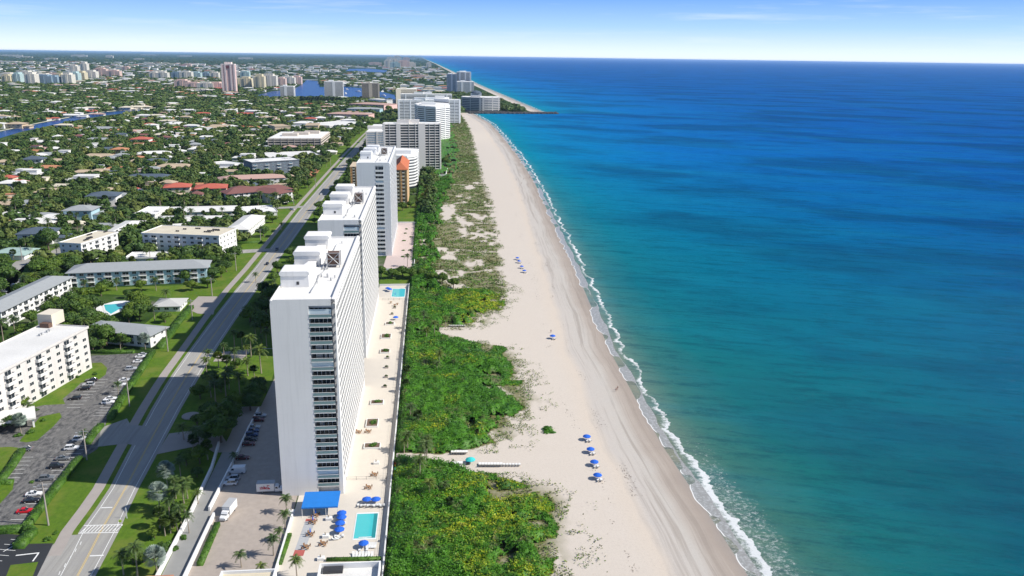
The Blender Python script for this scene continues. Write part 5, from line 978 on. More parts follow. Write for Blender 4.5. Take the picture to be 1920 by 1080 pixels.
# scattered suburb trees: the nearest as individuals, the rest as one mass
tc_ = []; y = 330.
while y < 4300:
    st = 8.2 if y < 900 else 10.5 if y < 1600 else 15 if y < 2600 else 24; x = -.63 * (y + 60) - 40; xm = -124
    while x < xm: tc_.append((x + R_.uniform(-.5, .5) * st, y + R_.uniform(-.5, .5) * st)); x += st
    y += st
xy = np.array(tc_); dens = fbm(xy[:, 0], xy[:, 1], 60, 12); keep = dens + NP.uniform(-.22, .22, len(xy)) > .20
xy = [tuple(p) for p, k in zip(xy, keep) if k and -25 < PX(p[0], p[1])[0] < 1000 and free(p[0], p[1], .8)]
for _ in range(3800):     # shore side greenery further north
    y = R_.uniform(660, 3000); x = R_.uniform(-98, 75) if y < 2000 else R_.uniform(-60, 250)
    P = PX(x, y)
    ok = (y > 2150 and x < XS(y) - 60) or (-96 < x < -62 and 850 < y < 2000) or (-62 < x < 8 and 1150 < y < 1300) or (-60 < x < 30 and 1520 < y < 1640 and x < 30) or (-11 < x < 2 and 680 < y < 960) or (62 < x < 75 and 1950 < y < 2080) or (180 < x < 232 and 2060 < y < 2250)
    if ok and not any(a < x < b and c < y < d and inpoly(x, y, PL) for a, b, c, d, PL in OCC[-10**6:] if len(PL) == 4 and (b - a) < 200): xy.append((x, y))
xy.sort(key=lambda p: p[1]); mass = []
NT = 300
for (x, y) in xy:
    r = R_.random(); s = R_.uniform(.7, 1.6) * (1.0 if y < 1500 else 1.25)
    if r < .22 and len(PALMS) < 298 and y < 1500: palm(x, y, R_.uniform(.8, 1.3))
    elif len(TREES) < NT - 14: tree(x, y, s * .85)
    else: mass.append((x, y, s * (1.15 if y < 2000 else 1.7)))
for i in range(14):
    x, y = G(566 + i * 5.5, 194); tree(x, y, 2.0, CT)
def mass_mesh(name, pts, label, cat, seed=0):
    lods = [[crown_arrays(60 + k, 150, 6, cs=.19) for k in range(4)], [crown_arrays(70 + k, 34, 4, cs=.34) for k in range(4)]]
    Vs = []; Qs = []; Ts = []; tn = []; off = 0; rs = np.random.RandomState(seed)
    for (x, y, s) in pts:
        v, q, tf = lods[0 if y < 1300 else 1][rs.randint(4)]; a = rs.uniform(0, 6.28); c, n = math.cos(a), math.sin(a); k = 4.6 * s * rs.uniform(.85, 1.15)
        w = np.empty_like(v); w[:, 0] = (v[:, 0] * c - v[:, 1] * n) * k + x; w[:, 1] = (v[:, 0] * n + v[:, 1] * c) * k + y; w[:, 2] = v[:, 2] * 4.4 * (s if s < 1.8 else 1.8) * rs.uniform(.8, 1.2) + 1.6 * s
        Vs.append(w); Qs.append(q + off); Ts.append(tf + off); tn.append(np.full(len(v), max(0, rs.normal(.15, .3)))); off += len(v)
    o = obj(name, npmesh(name, np.concatenate(Vs), np.concatenate(Qs), LEAFS, tris=np.concatenate(Ts), tint=np.clip(np.concatenate(tn), 0, 1)))
    return tag(o, label, cat, kind='stuff')
mass_mesh('suburb_tree_mass', mass, 'dense dark green tree cover filling the suburb between the far houses', 'trees')
pts = []
for _ in range(5200):
    y = 4300 * (60000 / 4300) ** (R_.random() ** 1.25); x = R_.uniform(-.75 * y, XS(y) - 60)
    if free(x, y): pts.append((x, y, 3.2 * (y / 4300) ** .75))
mass_mesh('far_woodland', pts, 'far dark tree cover reaching the flat horizon', 'woodland', 3)
# ================================================================== THICKET AND DUNE PLANTS
def vheight(x, y): return .9 + 3.2 * fbm(x, y, 6, 40) * (.35 + 1.1 * fbm(x, y, 22, 41)) + 1.5 * vn(x, y, 2.0, 42)
n = 330000
yy = 150 + 760 * NP.random(n) ** 1.75; xx = NP.uniform(-13.4, 58, n); k = thick(xx, yy) & (NP.random(n) < np.clip(1.25 - (yy - 250) / 900, .3, 1)); xx = xx[k]; yy = yy[k]
def rim(x, y):
    m_ = sum(thick(x + 1.7 * math.cos(a), y + 2.2 * math.sin(a)).astype(float) for a in np.arange(0, 6.2, .785)) / 8
    return np.clip((m_ - .40) / .55, .06, 1)
edge = np.clip((VX(yy) - xx) / 12, .25, 1) * rim(xx, yy); zz = vheight(xx, yy) * edge + NP.uniform(-.35, .25, len(xx)) * np.clip(edge * 2, .2, 1); zz = np.maximum(zz, .1)
yel = np.clip((fbm(xx, yy, 8, 51) - .50) * 3.2 + NP.normal(0, .22, len(xx)) + np.where(yy < 255, .35 * np.clip(xx / 20, -.6, 1), 0) + np.where((yy > 392) & (yy < 452), .7 * np.clip((xx - 2) / 16, 0, 1), 0) - .25 - np.clip((yy - 460) / 200, 0, .5), 0, 1)
sz = (.16 + .30 * NP.random(len(xx)) ** 2) * (1 + np.clip((yy - 300) / 500, 0, 1.3))
v, q = cards(np.stack([xx, yy, zz], 1), sz, .75)
hx = np.arange(-13.2, 66, .8); hy = np.concatenate([np.arange(150, 460, .9), np.arange(460, 900, 2.2), np.arange(900, 1900, 8)]); HX, HY = np.meshgrid(hx, hy); HZ = np.maximum(vheight(HX, HY) * np.clip((VX(HY) - HX) / 12, .25, 1) * rim(HX, HY) - .55, .05)
ins = thick(HX, HY); HZ = np.where(ins, HZ, -.4); gi = np.arange(HX.size).reshape(HX.shape) + len(v); ok = (ins[:-1, :-1] & ins[1:, :-1] & ins[:-1, 1:] & ins[1:, 1:])
gq = np.stack([gi[:-1, :-1], gi[:-1, 1:], gi[1:, 1:], gi[1:, :-1]], -1)[ok]
v2 = np.stack([HX, HY, HZ], -1).reshape(-1, 3)
tag(obj('sea_grape_thicket', npmesh('sea_grape_thicket', np.concatenate([v, v2]), np.concatenate([q, gq]), SCRUB, tint=np.concatenate([np.repeat(yel, 4), np.zeros(len(v2))]))), 'dense bright green sea grape thicket between the tower terraces and the sand', 'thicket', kind='stuff')
n = 190000
yy = np.concatenate([150 + 320 * NP.random(30000), 440 + 700 * NP.random(110000) ** 1.3, 1100 + 850 * NP.random(50000)]); xx = NP.uniform(-12.5, 80, n)
d = dune(xx, yy); cl = fbm(xx, yy, 4.5, 61) + np.where(yy > 900, .06, 0) ; k = NP.random(n) < d * np.clip((cl - .36) * 5, .05, 1) * np.where(thick(xx, yy), 0, 1); xx = xx[k]; yy = yy[k]
sz = .22 + .25 * NP.random(len(xx)) + yy / 2600; zz = .15 + .5 * NP.random(len(xx)) * np.clip(cl[k] * 1.6, .3, 1.2)
tn = np.clip(.35 + 1.6 * (fbm(xx, yy, 14, 66) - .45) + NP.normal(0, .25, len(xx)), 0, 1)
v, q = cards(np.stack([xx, yy, zz], 1), sz, .8)
tag(obj('dune_plants', npmesh('dune_plants', v, q, DUNEG, tint=np.repeat(tn, 4))), 'patchy green and straw coloured dune plants over pale sand', 'dune plants', kind='stuff')
n = 26000; yy = 150 + 320 * NP.random(n); xx = VX(yy) + NP.normal(0, 1, n) * 5.5 - 1; cl = fbm(xx, yy, 3.2, 161) + .5 * (fbm(xx, yy, 14, 162) - .5); k = (cl > .52) & ~thick(xx, yy) & (xx < VX(yy) + 11) & (np.abs(yy - 248) > 7) & (np.abs(yy - 379) > 8); xx = xx[k]; yy = yy[k]
v, q = cards(np.stack([xx, yy, .1 + .6 * NP.random(len(xx))], 1), .16 + .2 * NP.random(len(xx)), .8)
tag(obj('dune_plants', npmesh('dune_plants', v, q, DUNEG, tint=np.repeat(np.clip(NP.normal(.45, .35, len(xx)), 0, 1), 4))), 'ragged olive and straw scrub along the seaward rim of the thicket', 'dune plants', kind='stuff')
n = 2600; yy = 160 + 700 * NP.random(n) ** 1.4; xx = XS(yy) - np.where(NP.random(n) < .6, 21, 31) + NP.normal(0, 1.0, n) + 2 * (fbm(0, yy, 30, 8) - .5); k = fbm(xx, yy, 12, 171) > .55; xx = xx[k]; yy = yy[k]
v, q = cards(np.stack([xx, yy, np.full(len(xx), .08)], 1), .12 + .16 * NP.random(len(xx)), .3)
tag(obj('seaweed', npmesh('seaweed', v, q, BARK)), 'thin broken line of dark seaweed scraps on the upper beach', 'seaweed', kind='stuff')
# round shrub alone on the sand, a few bushes
BUSH = []
def bush(x, y, r, h, label, mat=HEDGE, name='shrub'):
    v, q, tf = crown_arrays(int(abs(x * 7 + y)) % 9999, 260, 5, cs=.13); v = v * np.array([r, r, h]) ; v[:, 2] -= .12 * h
    o = obj(name, npmesh(name, v, q, mat, tris=tf), loc=(x, y, 0)); o.rotation_euler.z = R_.uniform(0, 6); BUSH.append((o, x, y)); return tag(o, label, 'shrub', 'round shrubs')
bush(*G(1030, 807), 3.4, 1.8, 'lone low round shrub on open sand right of the thicket', SCRUB)
for a in [(120, 712, 1.4), (106, 722, 1.2), (145, 708, 1.3), (178, 703, 1.5), (90, 1012, 1.3), (283, 1012, 1.3), (70, 748, 1.6), (105, 1000, 1.0), (60, 905, 1), (68, 770, 1.2), (58, 812, 1.8), (35, 818, 1.7), (80, 790, 1.3), (435, 705, 2), (460, 700, 2), (480, 692, 2), (455, 720, 1.8), (488, 718, 1.6), (470, 735, 1.8), (330, 1030, 1.5), (318, 1022, 1.6), (345, 1010, 1.5)]:
    bush(*G(a[0], a[1]), a[2], a[2] * 1.1, None)
def hedge(pts, w, h, label, leaf=.22):
    P = [G(*p) for p in pts]; mb_v = []; qs = []; off = 0; c = []
    core = MB()
    for a, b in zip(P[:-1], P[1:]):
        d = Vector((b[0] - a[0], b[1] - a[1])); Ln = d.length; d /= Ln; nn = Vector((-d.y, d.x)) * w / 2
        core.prism([(a[0] + nn.x, a[1] + nn.y), (b[0] + nn.x, b[1] + nn.y), (b[0] - nn.x, b[1] - nn.y), (a[0] - nn.x, a[1] - nn.y)], 0, h * .93)
        k = int(Ln * (w + 2 * h) * 7); u = NP.random(k) * Ln; t = NP.uniform(-1, 1, k) * (w / 2 + h); tx = np.clip(t, -w / 2, w / 2); tz = h - np.clip(np.abs(t) - w / 2, 0, h)
        c.append(np.stack([a[0] + d.x * u - d.y * tx, a[1] + d.y * u + d.x * tx, tz + NP.normal(0, .05, k)], 1))
    c = np.concatenate(c); v, q = cards(c, leaf * NP.uniform(.6, 1.2, len(c)), .9)
    cv = np.array(core.v); me = npmesh('hedge', np.concatenate([v, cv]), np.concatenate([q, np.array([f for f in core.f if len(f) == 4]) + len(v)]), HEDGE)
    return tag(obj('hedge', me), label, 'hedge', 'clipped hedges')
hedge([(287, 661), (262, 700), (236, 738), (222, 762), (207, 788)], 2.4, 1.6, 'long clipped hedge between upper parking row and roadside grass')
hedge([(190, 800), (176, 816), (164, 834)], 2.2, 1.5, 'short bright hedge just past the parking lot entrance')
hedge([(150, 862), (128, 890), (100, 925), (72, 962), (50, 992)], 2.2, 1.6, 'clipped hedge between lower parking row and the grass by the crosswalk')
hedge([(-20, 1000), (45, 996), (62, 1000)], 2.2, 1.8, 'hedge across the foot of the lower parking lot')
hedge([(62, 1000), (48, 1015), (35, 1030)], 3, 1.8, 'thick hedge corner above the black asphalt lot')
hedge([(42, 846), (20, 880), (0, 905), (-20, 925)], 2.5, 1.3, 'hedge strip at the far left edge beside the lower parking bays')
hedge([(-20, 907), (24, 907)], 2, 1.2, 'short dark hedge crossing the far left lawn')
hedge([(172, 662), (252, 662)], 2, 1.3, 'dark hedge in front of the grey roofed building behind the parking lot')
hedge([(358, 578), (330, 612), (300, 655)], 3.2, 1.8, 'wide hedge along the roadside lawn by the pale grey pool house')
hedge([(408, 985), (375, 1062)], 1.6, 1.2, 'hedge inside the white wall beside the ramp')
hedge([(428, 458), (492, 455)], 2, 1.5, 'hedge before the white hip roofed block by the road'); hedge([(225, 467), (265, 467)], 2, 1.5, 'dark hedge between the two cream roofed blocks')
hedge([(440, 372 + 10), (520, 385), (555, 380)], 2, 1.3, 'hedge before the maroon roofed apartments')
hedge([(542, 1004), (523, 1060)], 1.6, .9, 'hedge strip along the white wall between forecourt palms and terrace')
hedge([(612, 1052), (715, 1050)], 1.0, .9, 'thin hedge on the bottom edge of the pool terrace')
# ================================================================== VEHICLES
PAINTS = {'white': M('white_car_paint', (.80, .80, .80), rough=.25, var=.02, spec=.6), 'silver': M('silver_car_paint', (.45, .47, .50), rough=.25, var=.03, spec=.6), 'black': M('black_car_paint', (.02, .02, .025), rough=.2, var=.1, spec=.6), 'red': M('red_car_paint', (.60, .012, .02), rough=.25, var=.05, spec=.6), 'blue': M('dark_blue_car_paint', (.03, .06, .16), rough=.2, var=.05, spec=.6), 'grey': M('grey_car_paint', (.16, .17, .18), rough=.25, var=.03, spec=.6), 'brown': M('dark_red_car_paint', (.12, .02, .02), rough=.25, var=.05, spec=.6)}
def wheel_me():
    mb = MB(); mb.tube([(-.11, 0, 0), (.11, 0, 0)], [.34, .34], 12, 0); mb.tube([(-.12, 0, 0), (.12, 0, 0)], [.19, .19], 10, 1); return mb.mesh('wheel', [TYRE, ALU])
WM = wheel_me()
def loft(mb, rings, m=0):
    b = len(mb.v); n = len(rings[0])
    for r in rings: mb.v += r
    for i in range(len(rings) - 1):
        for k in range(n): j = (k + 1) % n; mb.f.append((b + i * n + k, b + i * n + j, b + (i + 1) * n + j, b + (i + 1) * n + k)); mb.m.append(m)
    mb.f.append(tuple(b + k for k in range(n))[::-1]); mb.f.append(tuple(b + (len(rings) - 1) * n + k for k in range(n))); mb.m += [m, m]
def car_proto(kind):
    t = thing('parked_car' if kind in 'sedan suv' else kind, 'car', 'car'); b = MB(); g = MB(); rr_ = lambda y, w, z0, z1: [(-w, y, z0 + .1), (-w * .92, y, z0), (w * .92, y, z0), (w, y, z0 + .1), (w, y, z1 - .12), (w * .88, y, z1), (-w * .88, y, z1), (-w, y, z1 - .12)]
    if kind in ('sedan', 'suv'):
        H1, H2 = (.88, 1.42) if kind == 'sedan' else (1.02, 1.72)
        loft(b, [rr_(-2.3, .78, .35, .68), rr_(-2.1, .88, .22, H1 - .12), rr_(-.9, .92, .2, H1), rr_(1.5, .92, .2, H1), rr_(2.15, .88, .25, H1 - .02), rr_(2.3, .8, .38, H1 - .15)])
        ry = (-.75, -.1, .95, 1.65) if kind == 'sedan' else (-.85, -.3, 1.75, 2.15)
        fr = lambda y, w, z: [(-w, y, z), (w, y, z)]
        gv = [(-.80, ry[0], H1 - .02), (.80, ry[0], H1 - .02), (.66, ry[1], H2 - .06), (-.66, ry[1], H2 - .06), (-.66, ry[2], H2 - .06), (.66, ry[2], H2 - .06), (.80, ry[3], H1 - .02), (-.80, ry[3], H1 - .02)]
        o = len(g.v); g.v += gv; g.f += [(o, o + 1, o + 2, o + 3), (o + 4, o + 5, o + 6, o + 7), (o + 1, o + 6, o + 5, o + 2), (o, o + 3, o + 4, o + 7), (o + 3, o + 2, o + 5, o + 4)]; g.m += [0] * 5
        b.box(-.64, ry[1] + .04, H2 - .058, .64, ry[2] - .04, H2)
        for x in (-.76, .76):
            k = .9; b.tube([(x * 1.03, ry[0] + .08, H1), (x * .88, ry[1], H2 - .04)], [.04, .04], 4); b.tube([(x * .88, ry[2], H2 - .04), (x * 1.03, ry[3] - .08, H1)], [.05, .05], 4); b.tube([(x * 1.04, .35, H1), (x * .89, .3, H2 - .04)], [.045, .045], 4)
        b.build('body', PAINTS['white'], t); g.build('windows', GLASS, t); wy = (-1.45, 1.45); wx = .84
        for x in (-.62, .62): MB().box(x - .17, -2.31, .58, x + .17, -2.2, .72).build('headlight', M('headlight_lens', (.7, .7, .7), rough=.1), t); MB().box(x - .17, 2.22, .62, x + .17, 2.32, .78).build('tail_light', M('tail_light_lens', (.4, .01, .01), rough=.2), t)
    elif kind == 'delivery_van':
        loft(b, [rr_(-2.9, .85, .35, .95), rr_(-2.6, .95, .25, 1.2), rr_(-1.9, .98, .25, 1.35), rr_(-1.1, .98, .25, 2.45), rr_(2.7, .98, .25, 2.5), rr_(2.85, .95, .3, 2.4)]); b.build('body', PAINTS['white'], t)
        g.q([(-.8, -1.88, 1.42), (.8, -1.88, 1.42), (.75, -1.2, 2.3), (-.75, -1.2, 2.3)]); g.q([(.99, -1.6, 1.4), (.99, -.6, 1.4), (.99, -.6, 2.0), (.99, -1.25, 2.0)]); g.q([(-.99, -1.6, 1.4), (-.99, -1.25, 2.0), (-.99, -.6, 2.0), (-.99, -.6, 1.4)]); g.build('windows', GLASS, t); wy = (-1.9, 1.9); wx = .9
    else:
        loft(b, [rr_(-3.9, .9, .45, 1.2), rr_(-3.4, 1.0, .4, 1.45), rr_(-2.75, 1.02, .4, 1.5), rr_(-2.2, 1.0, .4, 2.3), rr_(-1.4, 1.0, .4, 2.35)]); b.build('cab', PAINTS['white'], t)
        g.q([(-.85, -2.76, 1.52), (.85, -2.76, 1.52), (.8, -2.22, 2.2), (-.8, -2.22, 2.2)]); g.q([(1.03, -2.5, 1.5), (1.03, -1.6, 1.5), (1.03, -1.6, 2.1), (1.03, -2.1, 2.1)]); g.q([(-1.03, -2.5, 1.5), (-1.03, -2.1, 2.1), (-1.03, -1.6, 2.1), (-1.03, -1.6, 1.5)]); g.build('windows', GLASS, t)
        c = MB(); c.box(-1.15, -1.25, .7, 1.15, 4.0, 3.3, 0); c.box(-1.17, -1.27, 3.22, 1.17, 4.02, 3.34, 1); c.box(-.45, -1.2, .45, .45, 3.9, .69, 1); c.build('cargo_box', [WHITE2, ALU], t); wy = (-2.9, 2.4); wx = .95
    for y in wy:
        for x in (-wx, wx): obj('wheel', WM, t, (x, y, .34))
    return proto(t)
CPR = {k: car_proto(k) for k in ('sedan', 'suv', 'delivery_van', 'box_truck')}
CARS = []
def car(px, py, rz, kind, colr, label=None, group='parked cars', z=.09):
    x, y = G(px, py); o = place(CPR[kind], (x, y, z), rz, label, group, swap={'body': PAINTS[colr], 'cab': PAINTS[colr]}); o['category'] = {'sedan': 'car', 'suv': 'car', 'delivery_van': 'van', 'box_truck': 'truck'}[kind]; CARS.append((o, x, y, colr, kind, label)); return o
E_ = math.pi / 2
for a in [(269, 667, 'silver', 'sedan'), (264, 671, 'white', 'sedan'), (260, 680, 'white', 'sedan'), (246, 694, 'silver', 'suv'), (234, 715, 'white', 'sedan'), (226, 724, 'white', 'suv'), (208, 750, 'white', 'sedan'), (203, 757, 'white', 'suv'), (150, 826, 'white', 'suv'), (135, 843, 'white', 'suv'), (118, 862, 'grey', 'sedan'), (107, 877, 'black', 'suv'), (88, 900, 'grey', 'suv'), (64, 929, 'white', 'sedan'), (59, 941, 'black', 'sedan'), (48, 961, 'red', 'sedan')]:
    car(a[0], a[1], E_ + .12 + R_.uniform(-.03, .03), a[3], a[2])
for a in [(172, 715, 'black', 'sedan'), (166, 724, 'silver', 'suv'), (158, 731, 'black', 'suv'), (141, 749, 'black', 'suv'), (47, 845, 'grey', 'sedan')]: car(a[0], a[1], -E_ + .1, a[3], a[2])
for a in [(488, 782, 'silver', 'suv'), (484, 790, 'brown', 'suv'), (476, 803, 'silver', 'sedan'), (474, 810, 'blue', 'sedan'), (472, 818, 'blue', 'suv'), (470, 826, 'black', 'sedan'), (466, 835, 'brown', 'sedan'), (455, 861, 'brown', 'sedan')]: car(a[0], a[1], E_ + R_.uniform(-.05, .05), a[3], a[2])
car(444, 887, E_ * -1, 'delivery_van', 'white', 'white high roof delivery van parked in the shade of the tower', 'vans')
car(431, 909, -E_, 'suv', 'white', 'white sport utility car just below the delivery van', None); car(436, 900, -E_, 'suv', 'silver', 'silver car squeezed between van and white utility car')
T = car(428, 966, -.18, 'box_truck', 'white', 'plain white box truck standing in sun on the brick pavers', 'box trucks'); T2 = car(508, 922, E_, 'box_truck', 'white', 'white box truck with red lettering, parked against the tower base', 'box trucks')
mb = MB()      # the red script on its side: loose strokes at the size of the lettering
st = [[(-.9, 2.6), (-.2, 2.75), (-.5, 1.9), (-.9, 1.7)], [(-.2, 1.9), (.1, 2.2), (.3, 1.85), (.5, 2.15)], [(.5, 1.8), (.8, 2.6), (.75, 1.9), (1.1, 2.0)], [(1.1, 1.85), (1.4, 2.3), (1.6, 1.9), (2.0, 2.1)], [(-1.0, 1.55), (.4, 1.62), (2.0, 1.6)]]
for s in st: mb.tube([(-1.165, y_ + 1, z_) for y_, z_ in s], [.12] * len(s), 4)
mb.build('red_lettering', M('red_sign_paint', (.65, .02, .03)), T2)
car(501, 496, 0, 'sedan', 'black', 'dark car driving alone on the road between the first two tower shadows', None, .07); car(519, 469, 0, 'suv', 'grey', 'grey car on the road within the shade by the second tower', None, .07)
car(602, 365, 0, 'sedan', 'white', 'white car on the shaded road beside the palm garden', None, .07); car(638, 312, 3.14, 'sedan', 'black', 'black car at the shadow edge beyond the third tower', None, .07)
for a in [(32, 536, 'white', 'sedan'), (28, 538, 'white', 'suv'), (46, 538, 'black', 'suv'), (15, 560, 'white', 'delivery_van'), (8, 548, 'silver', 'sedan'), (548, 394, 'silver', 'suv'), (655, 292, 'silver', 'sedan'), (640, 300, 'black', 'sedan'), (672, 268, 'grey', 'sedan')]: car(a[0], a[1], E_ * .7, a[3], a[2])
# ================================================================== STREET FURNITURE
def pole(px, py, h, label, arms=1):
    x, y = G(px, py); t = thing('utility_pole', label, 'utility pole', (x, y, 0), 0, 'concrete utility poles along the road'); MB().tube([(0, 0, 0), (0, 0, h)], [.28, .17], 8).build('post', WALKM, t)
    if arms: MB().box(-1.3, -.09, h - .9, 1.3, .09, h - .75).build('crossarm', ALU, t)
    q = MB(); q.tube([(0, 0, h - 1.6), (-1.2, 0, h - 1.2), (-2.0, 0, h - 1.2)], [.06] * 3, 5); q.box(-2.5, -.15, h - 1.3, -1.9, .15, h - 1.15); q.build('street_light', ALU, t)
for a in [(91, 985, 13.5, 'thick pale pole standing on the sunny grass beside the lower parking hedge'), (163, 862, 11, 'pole in tower shade beside the parking lot entrance'), (243, 762, 12, 'pole between upper parking hedge and shaded grass'), (315, 659, 11.5, 'pole on the grass where the first shadow ends'), (361, 600, 11, 'pole beside the pale grey pool house lawn'), (398, 555, 10.5, 'pole at the upper corner of the side lot'), (443, 508, 12, 'pole beside the blue walled apartments end'), (489, 455, 10, 'pole beside the white hip roofed block'), (520, 410, 10, 'pole on the lawn past the white hip roofed block'), (551, 385, 10, 'pole below the maroon roofed apartments'), (42, 490, 10, 'pole at the far left side street bend'), (592, 352, 10, 'pole at the brick drive'), (620, 312, 11, 'pole by the palm row near the wide banded building')]: pole(*a)
t = thing('crossing_sign', 'yellow green diamond crossing sign by the crosswalk', 'road sign', (*G(227, 990), 0)); MB().tube([(0, 0, 0), (0, 0, 2.6)], [.05, .05], 6).build('post', ALU, t)
s = MB(); s.q([(0, -.06, 1.7), (.55, -.06, 2.25), (0, -.06, 2.8), (-.55, -.06, 2.25)]).q([(0, -.03, 1.7), (-.55, -.03, 2.25), (0, -.03, 2.8), (.55, -.03, 2.25)]); s.box(-.06, -.09, 2.0, .06, -.061, 2.45, 1); s.box(-.2, -.09, 2.25, -.061, -.061, 2.31, 1); s.build('sign_plate', [M('fluorescent_yellow', (.65, .85, .05)), DARKM], t)
t = thing('sign_post', 'slim white post sign on the grass above the crossing sign', 'sign', (*G(238, 972), 0)); MB().box(-.12, -.05, 0, .12, .05, 3.4).build('post', WHITE2, t)
def wall(pts, w, h, name, label, cat='wall', mat=WHITE, world=False):
    P = pts if world else [G(*p) for p in pts]; mb = MB()
    for a, b in zip(P[:-1], P[1:]):
        d = Vector((b[0] - a[0], b[1] - a[1])).normalized(); nn = Vector((-d.y, d.x)) * w / 2; a2 = Vector(a) - d * .01
        mb.prism([(a2.x + nn.x, a2.y + nn.y), (b[0] + nn.x, b[1] + nn.y), (b[0] - nn.x, b[1] - nn.y), (a2.x - nn.x, a2.y - nn.y)], 0, h)
    return tag(mb.build(name, mat), label, cat)
wall([(-66.3, 224), (-66, 250), (-66.2, 278), (-66, 296)], .5, 1.5, 'low_wall', 'white low wall between ramp and tower parking', world=True)
wall([(-71.2, 150), (-71.2, 223), (-72, 250), (-74, 268)], .7, 1.3, 'low_wall', 'white wall between palm garden and ramp', world=True)
wall([(-64.2, 150), (-64.2, 221)], .6, 1.4, 'low_wall', 'white wall between ramp hedge and sunny brick forecourt', world=True)
wall([(-41.7, 150), (-41.6, 206), (-41.6, 219)], .5, 1.1, 'low_wall', 'white wall along the left side of the pool terrace', world=True)
wall([(-13.85, 150), (-13.75, 471)], .35, 1.5, 'terrace_wall', 'long white terrace wall dividing the pool terrace from the thicket', world=True)
wall([(-31, 470.8), (-14, 470.8)], .3, 1.2, 'terrace_wall', 'white wall across the far end of the second pool terrace', world=True)
wall([(-11.8, 508), (-11.3, 660), (-31, 660)], .35, 1.2, 'terrace_wall', 'white wall round the pink terrace', world=True)
wall([(-31.5, 508), (-12.2, 508)], .35, 1.2, 'terrace_wall', 'near white wall of the pink terrace', world=True)
wall([(9, 930), (16, 930), (19, 985)], .5, 2.2, 'terrace_wall', 'slanted white wall beside the gridded tower court', world=True)
# terrace fence : posts and rails, one thing
def fence(x, y0, y1, label, dx=0):
    t = thing('metal_fence', label, 'fence', (x, y0, 0)); n = int(max(abs(y1 - y0), abs(dx)) / 3); r = MB()
    for z in (.55, 1.15): r.tube([(0, 0, z), (dx, y1 - y0, z)], [.03, .03], 4)
    r.build('rail', DARKM, t); pm = MB().box(-.04, -.04, 0, .04, .04, 1.2).mesh('post', [DARKM])
    for i in range(n + 1): obj('post', pm, t, (dx * i / n, (y1 - y0) * i / n, .09))
fence(-15.4, 192, 330, 'long dark metal fence just inside the terrace wall'); fence(-28, 239.8, 239.8, 'dark metal fence crossing the terrace above the pool', 12.4); fence(-30.5, 441, 441, 'dark fence crossing the second terrace below its pool', 15); fence(-15.4, 333, 440, 'further stretch of dark metal fence inside the terrace wall')
# pools
def pool(poly, label, rim=.5):
    cx = sum(p[0] for p in poly) / len(poly); cy_ = sum(p[1] for p in poly) / len(poly); t = thing('swimming_pool', label, 'swimming pool', (cx, cy_, 0)); P = [(a - cx, b - cy_) for a, b in poly]
    k = 1 + rim / 3.5; MB().prism([(a * k, b * k) for a, b in P], .09, .16).build('rim', WHITE2, t); MB().prism(P, .16, .175).build('water', POOLW, t); return t
t = pool([(-22.9, 206.2), (-16.9, 206.2), (-16.9, 219.1), (-22.9, 219.1)], 'rectangular turquoise pool on the near tower terrace', .35)
st_ = MB(); [st_.box(-1.6 + .4 * i, -6.4 + .25 * abs(i - 4) * .2, .176, -1.25 + .4 * i, -5.9, .26) for i in range(9)]; st_.build('steps', WHITE2, t); MB().box(1.9, -6.4, .176, 2.95, 6.4, .182).build('deep_edge', M('pool_side_tile', (.02, .24, .26)), t)
pool([(-23, 448), (-20, 447), (-15.8, 447.5), (-15.8, 463.5), (-18, 464.5), (-19.5, 463.6), (-23, 464)], 'turquoise shaped pool at the far end of the second terrace', .35)
pool([G(195, 572), G(222, 570), G(232, 575), G(208, 589), G(198, 582)], 'bright blue pool among trees behind the pale grey pool house', .9); occ([G(180, 570), G(245, 565), G(240, 580), G(205, 595)])
sheet('pool_deck', [(168, 578), (215, 565), (250, 563), (245, 577), (206, 592)], WHITE, .07)
# shuffleboard court
t = thing('shuffleboard_court', 'grey shuffleboard strip with red ends on the pool terrace', 'court', (-36.5, 209, 0), -.05); MB().box(-1.4, -7.2, .09, 1.4, 7.2, .11, 0).build('strip', ALU, t)
for y0, y1 in ((-10, -7.21), (7.21, 8.6)): MB().box(-1.4, y0, .09, 1.4, y1, .112).build('end_zone', M('red_court_paint', (.45, .12, .10)), t)
# umbrellas, loungers, chairs, tables
def umb_proto(r, h, mat, closed=False):
    t = thing('umbrella', 'umbrella', 'umbrella'); MB().tube([(0, 0, 0), (0, 0, h)], [.04, .04], 6).build('pole', WHITE2, t); c = MB(); n = 8
    if closed: c.tube([(0, 0, h - 1.5), (0, 0, h - .9), (0, 0, h)], [.2, .17, .03], 8)
    else:
        P = [(r * math.cos(6.2832 * i / n), r * math.sin(6.2832 * i / n), h - .62 * r / 1.5) for i in range(n)]
        for i in range(n): a, b = P[i], P[(i + 1) % n]; q_ = ((a[0] + b[0]) * .26, (a[1] + b[1]) * .26, h - .22 * r / 1.5); c.q([a, b, (b[0] * .5, b[1] * .5, h - .2 * r / 1.5), (a[0] * .5, a[1] * .5, h - .2 * r / 1.5)]); c.q([(a[0] * .5, a[1] * .5, h - .2 * r / 1.5), (b[0] * .5, b[1] * .5, h - .2 * r / 1.5), (0, 0, h)]); c.q([a, (a[0], a[1], a[2] - .18), (b[0], b[1], b[2] - .18), b])
    c.build('canopy', mat, t); return proto(t)
UB = umb_proto(1.65, 2.35, BLUEF); UC = umb_proto(1, 2.5, BLUEF, True); UT = umb_proto(1.7, 2.2, TEALF)
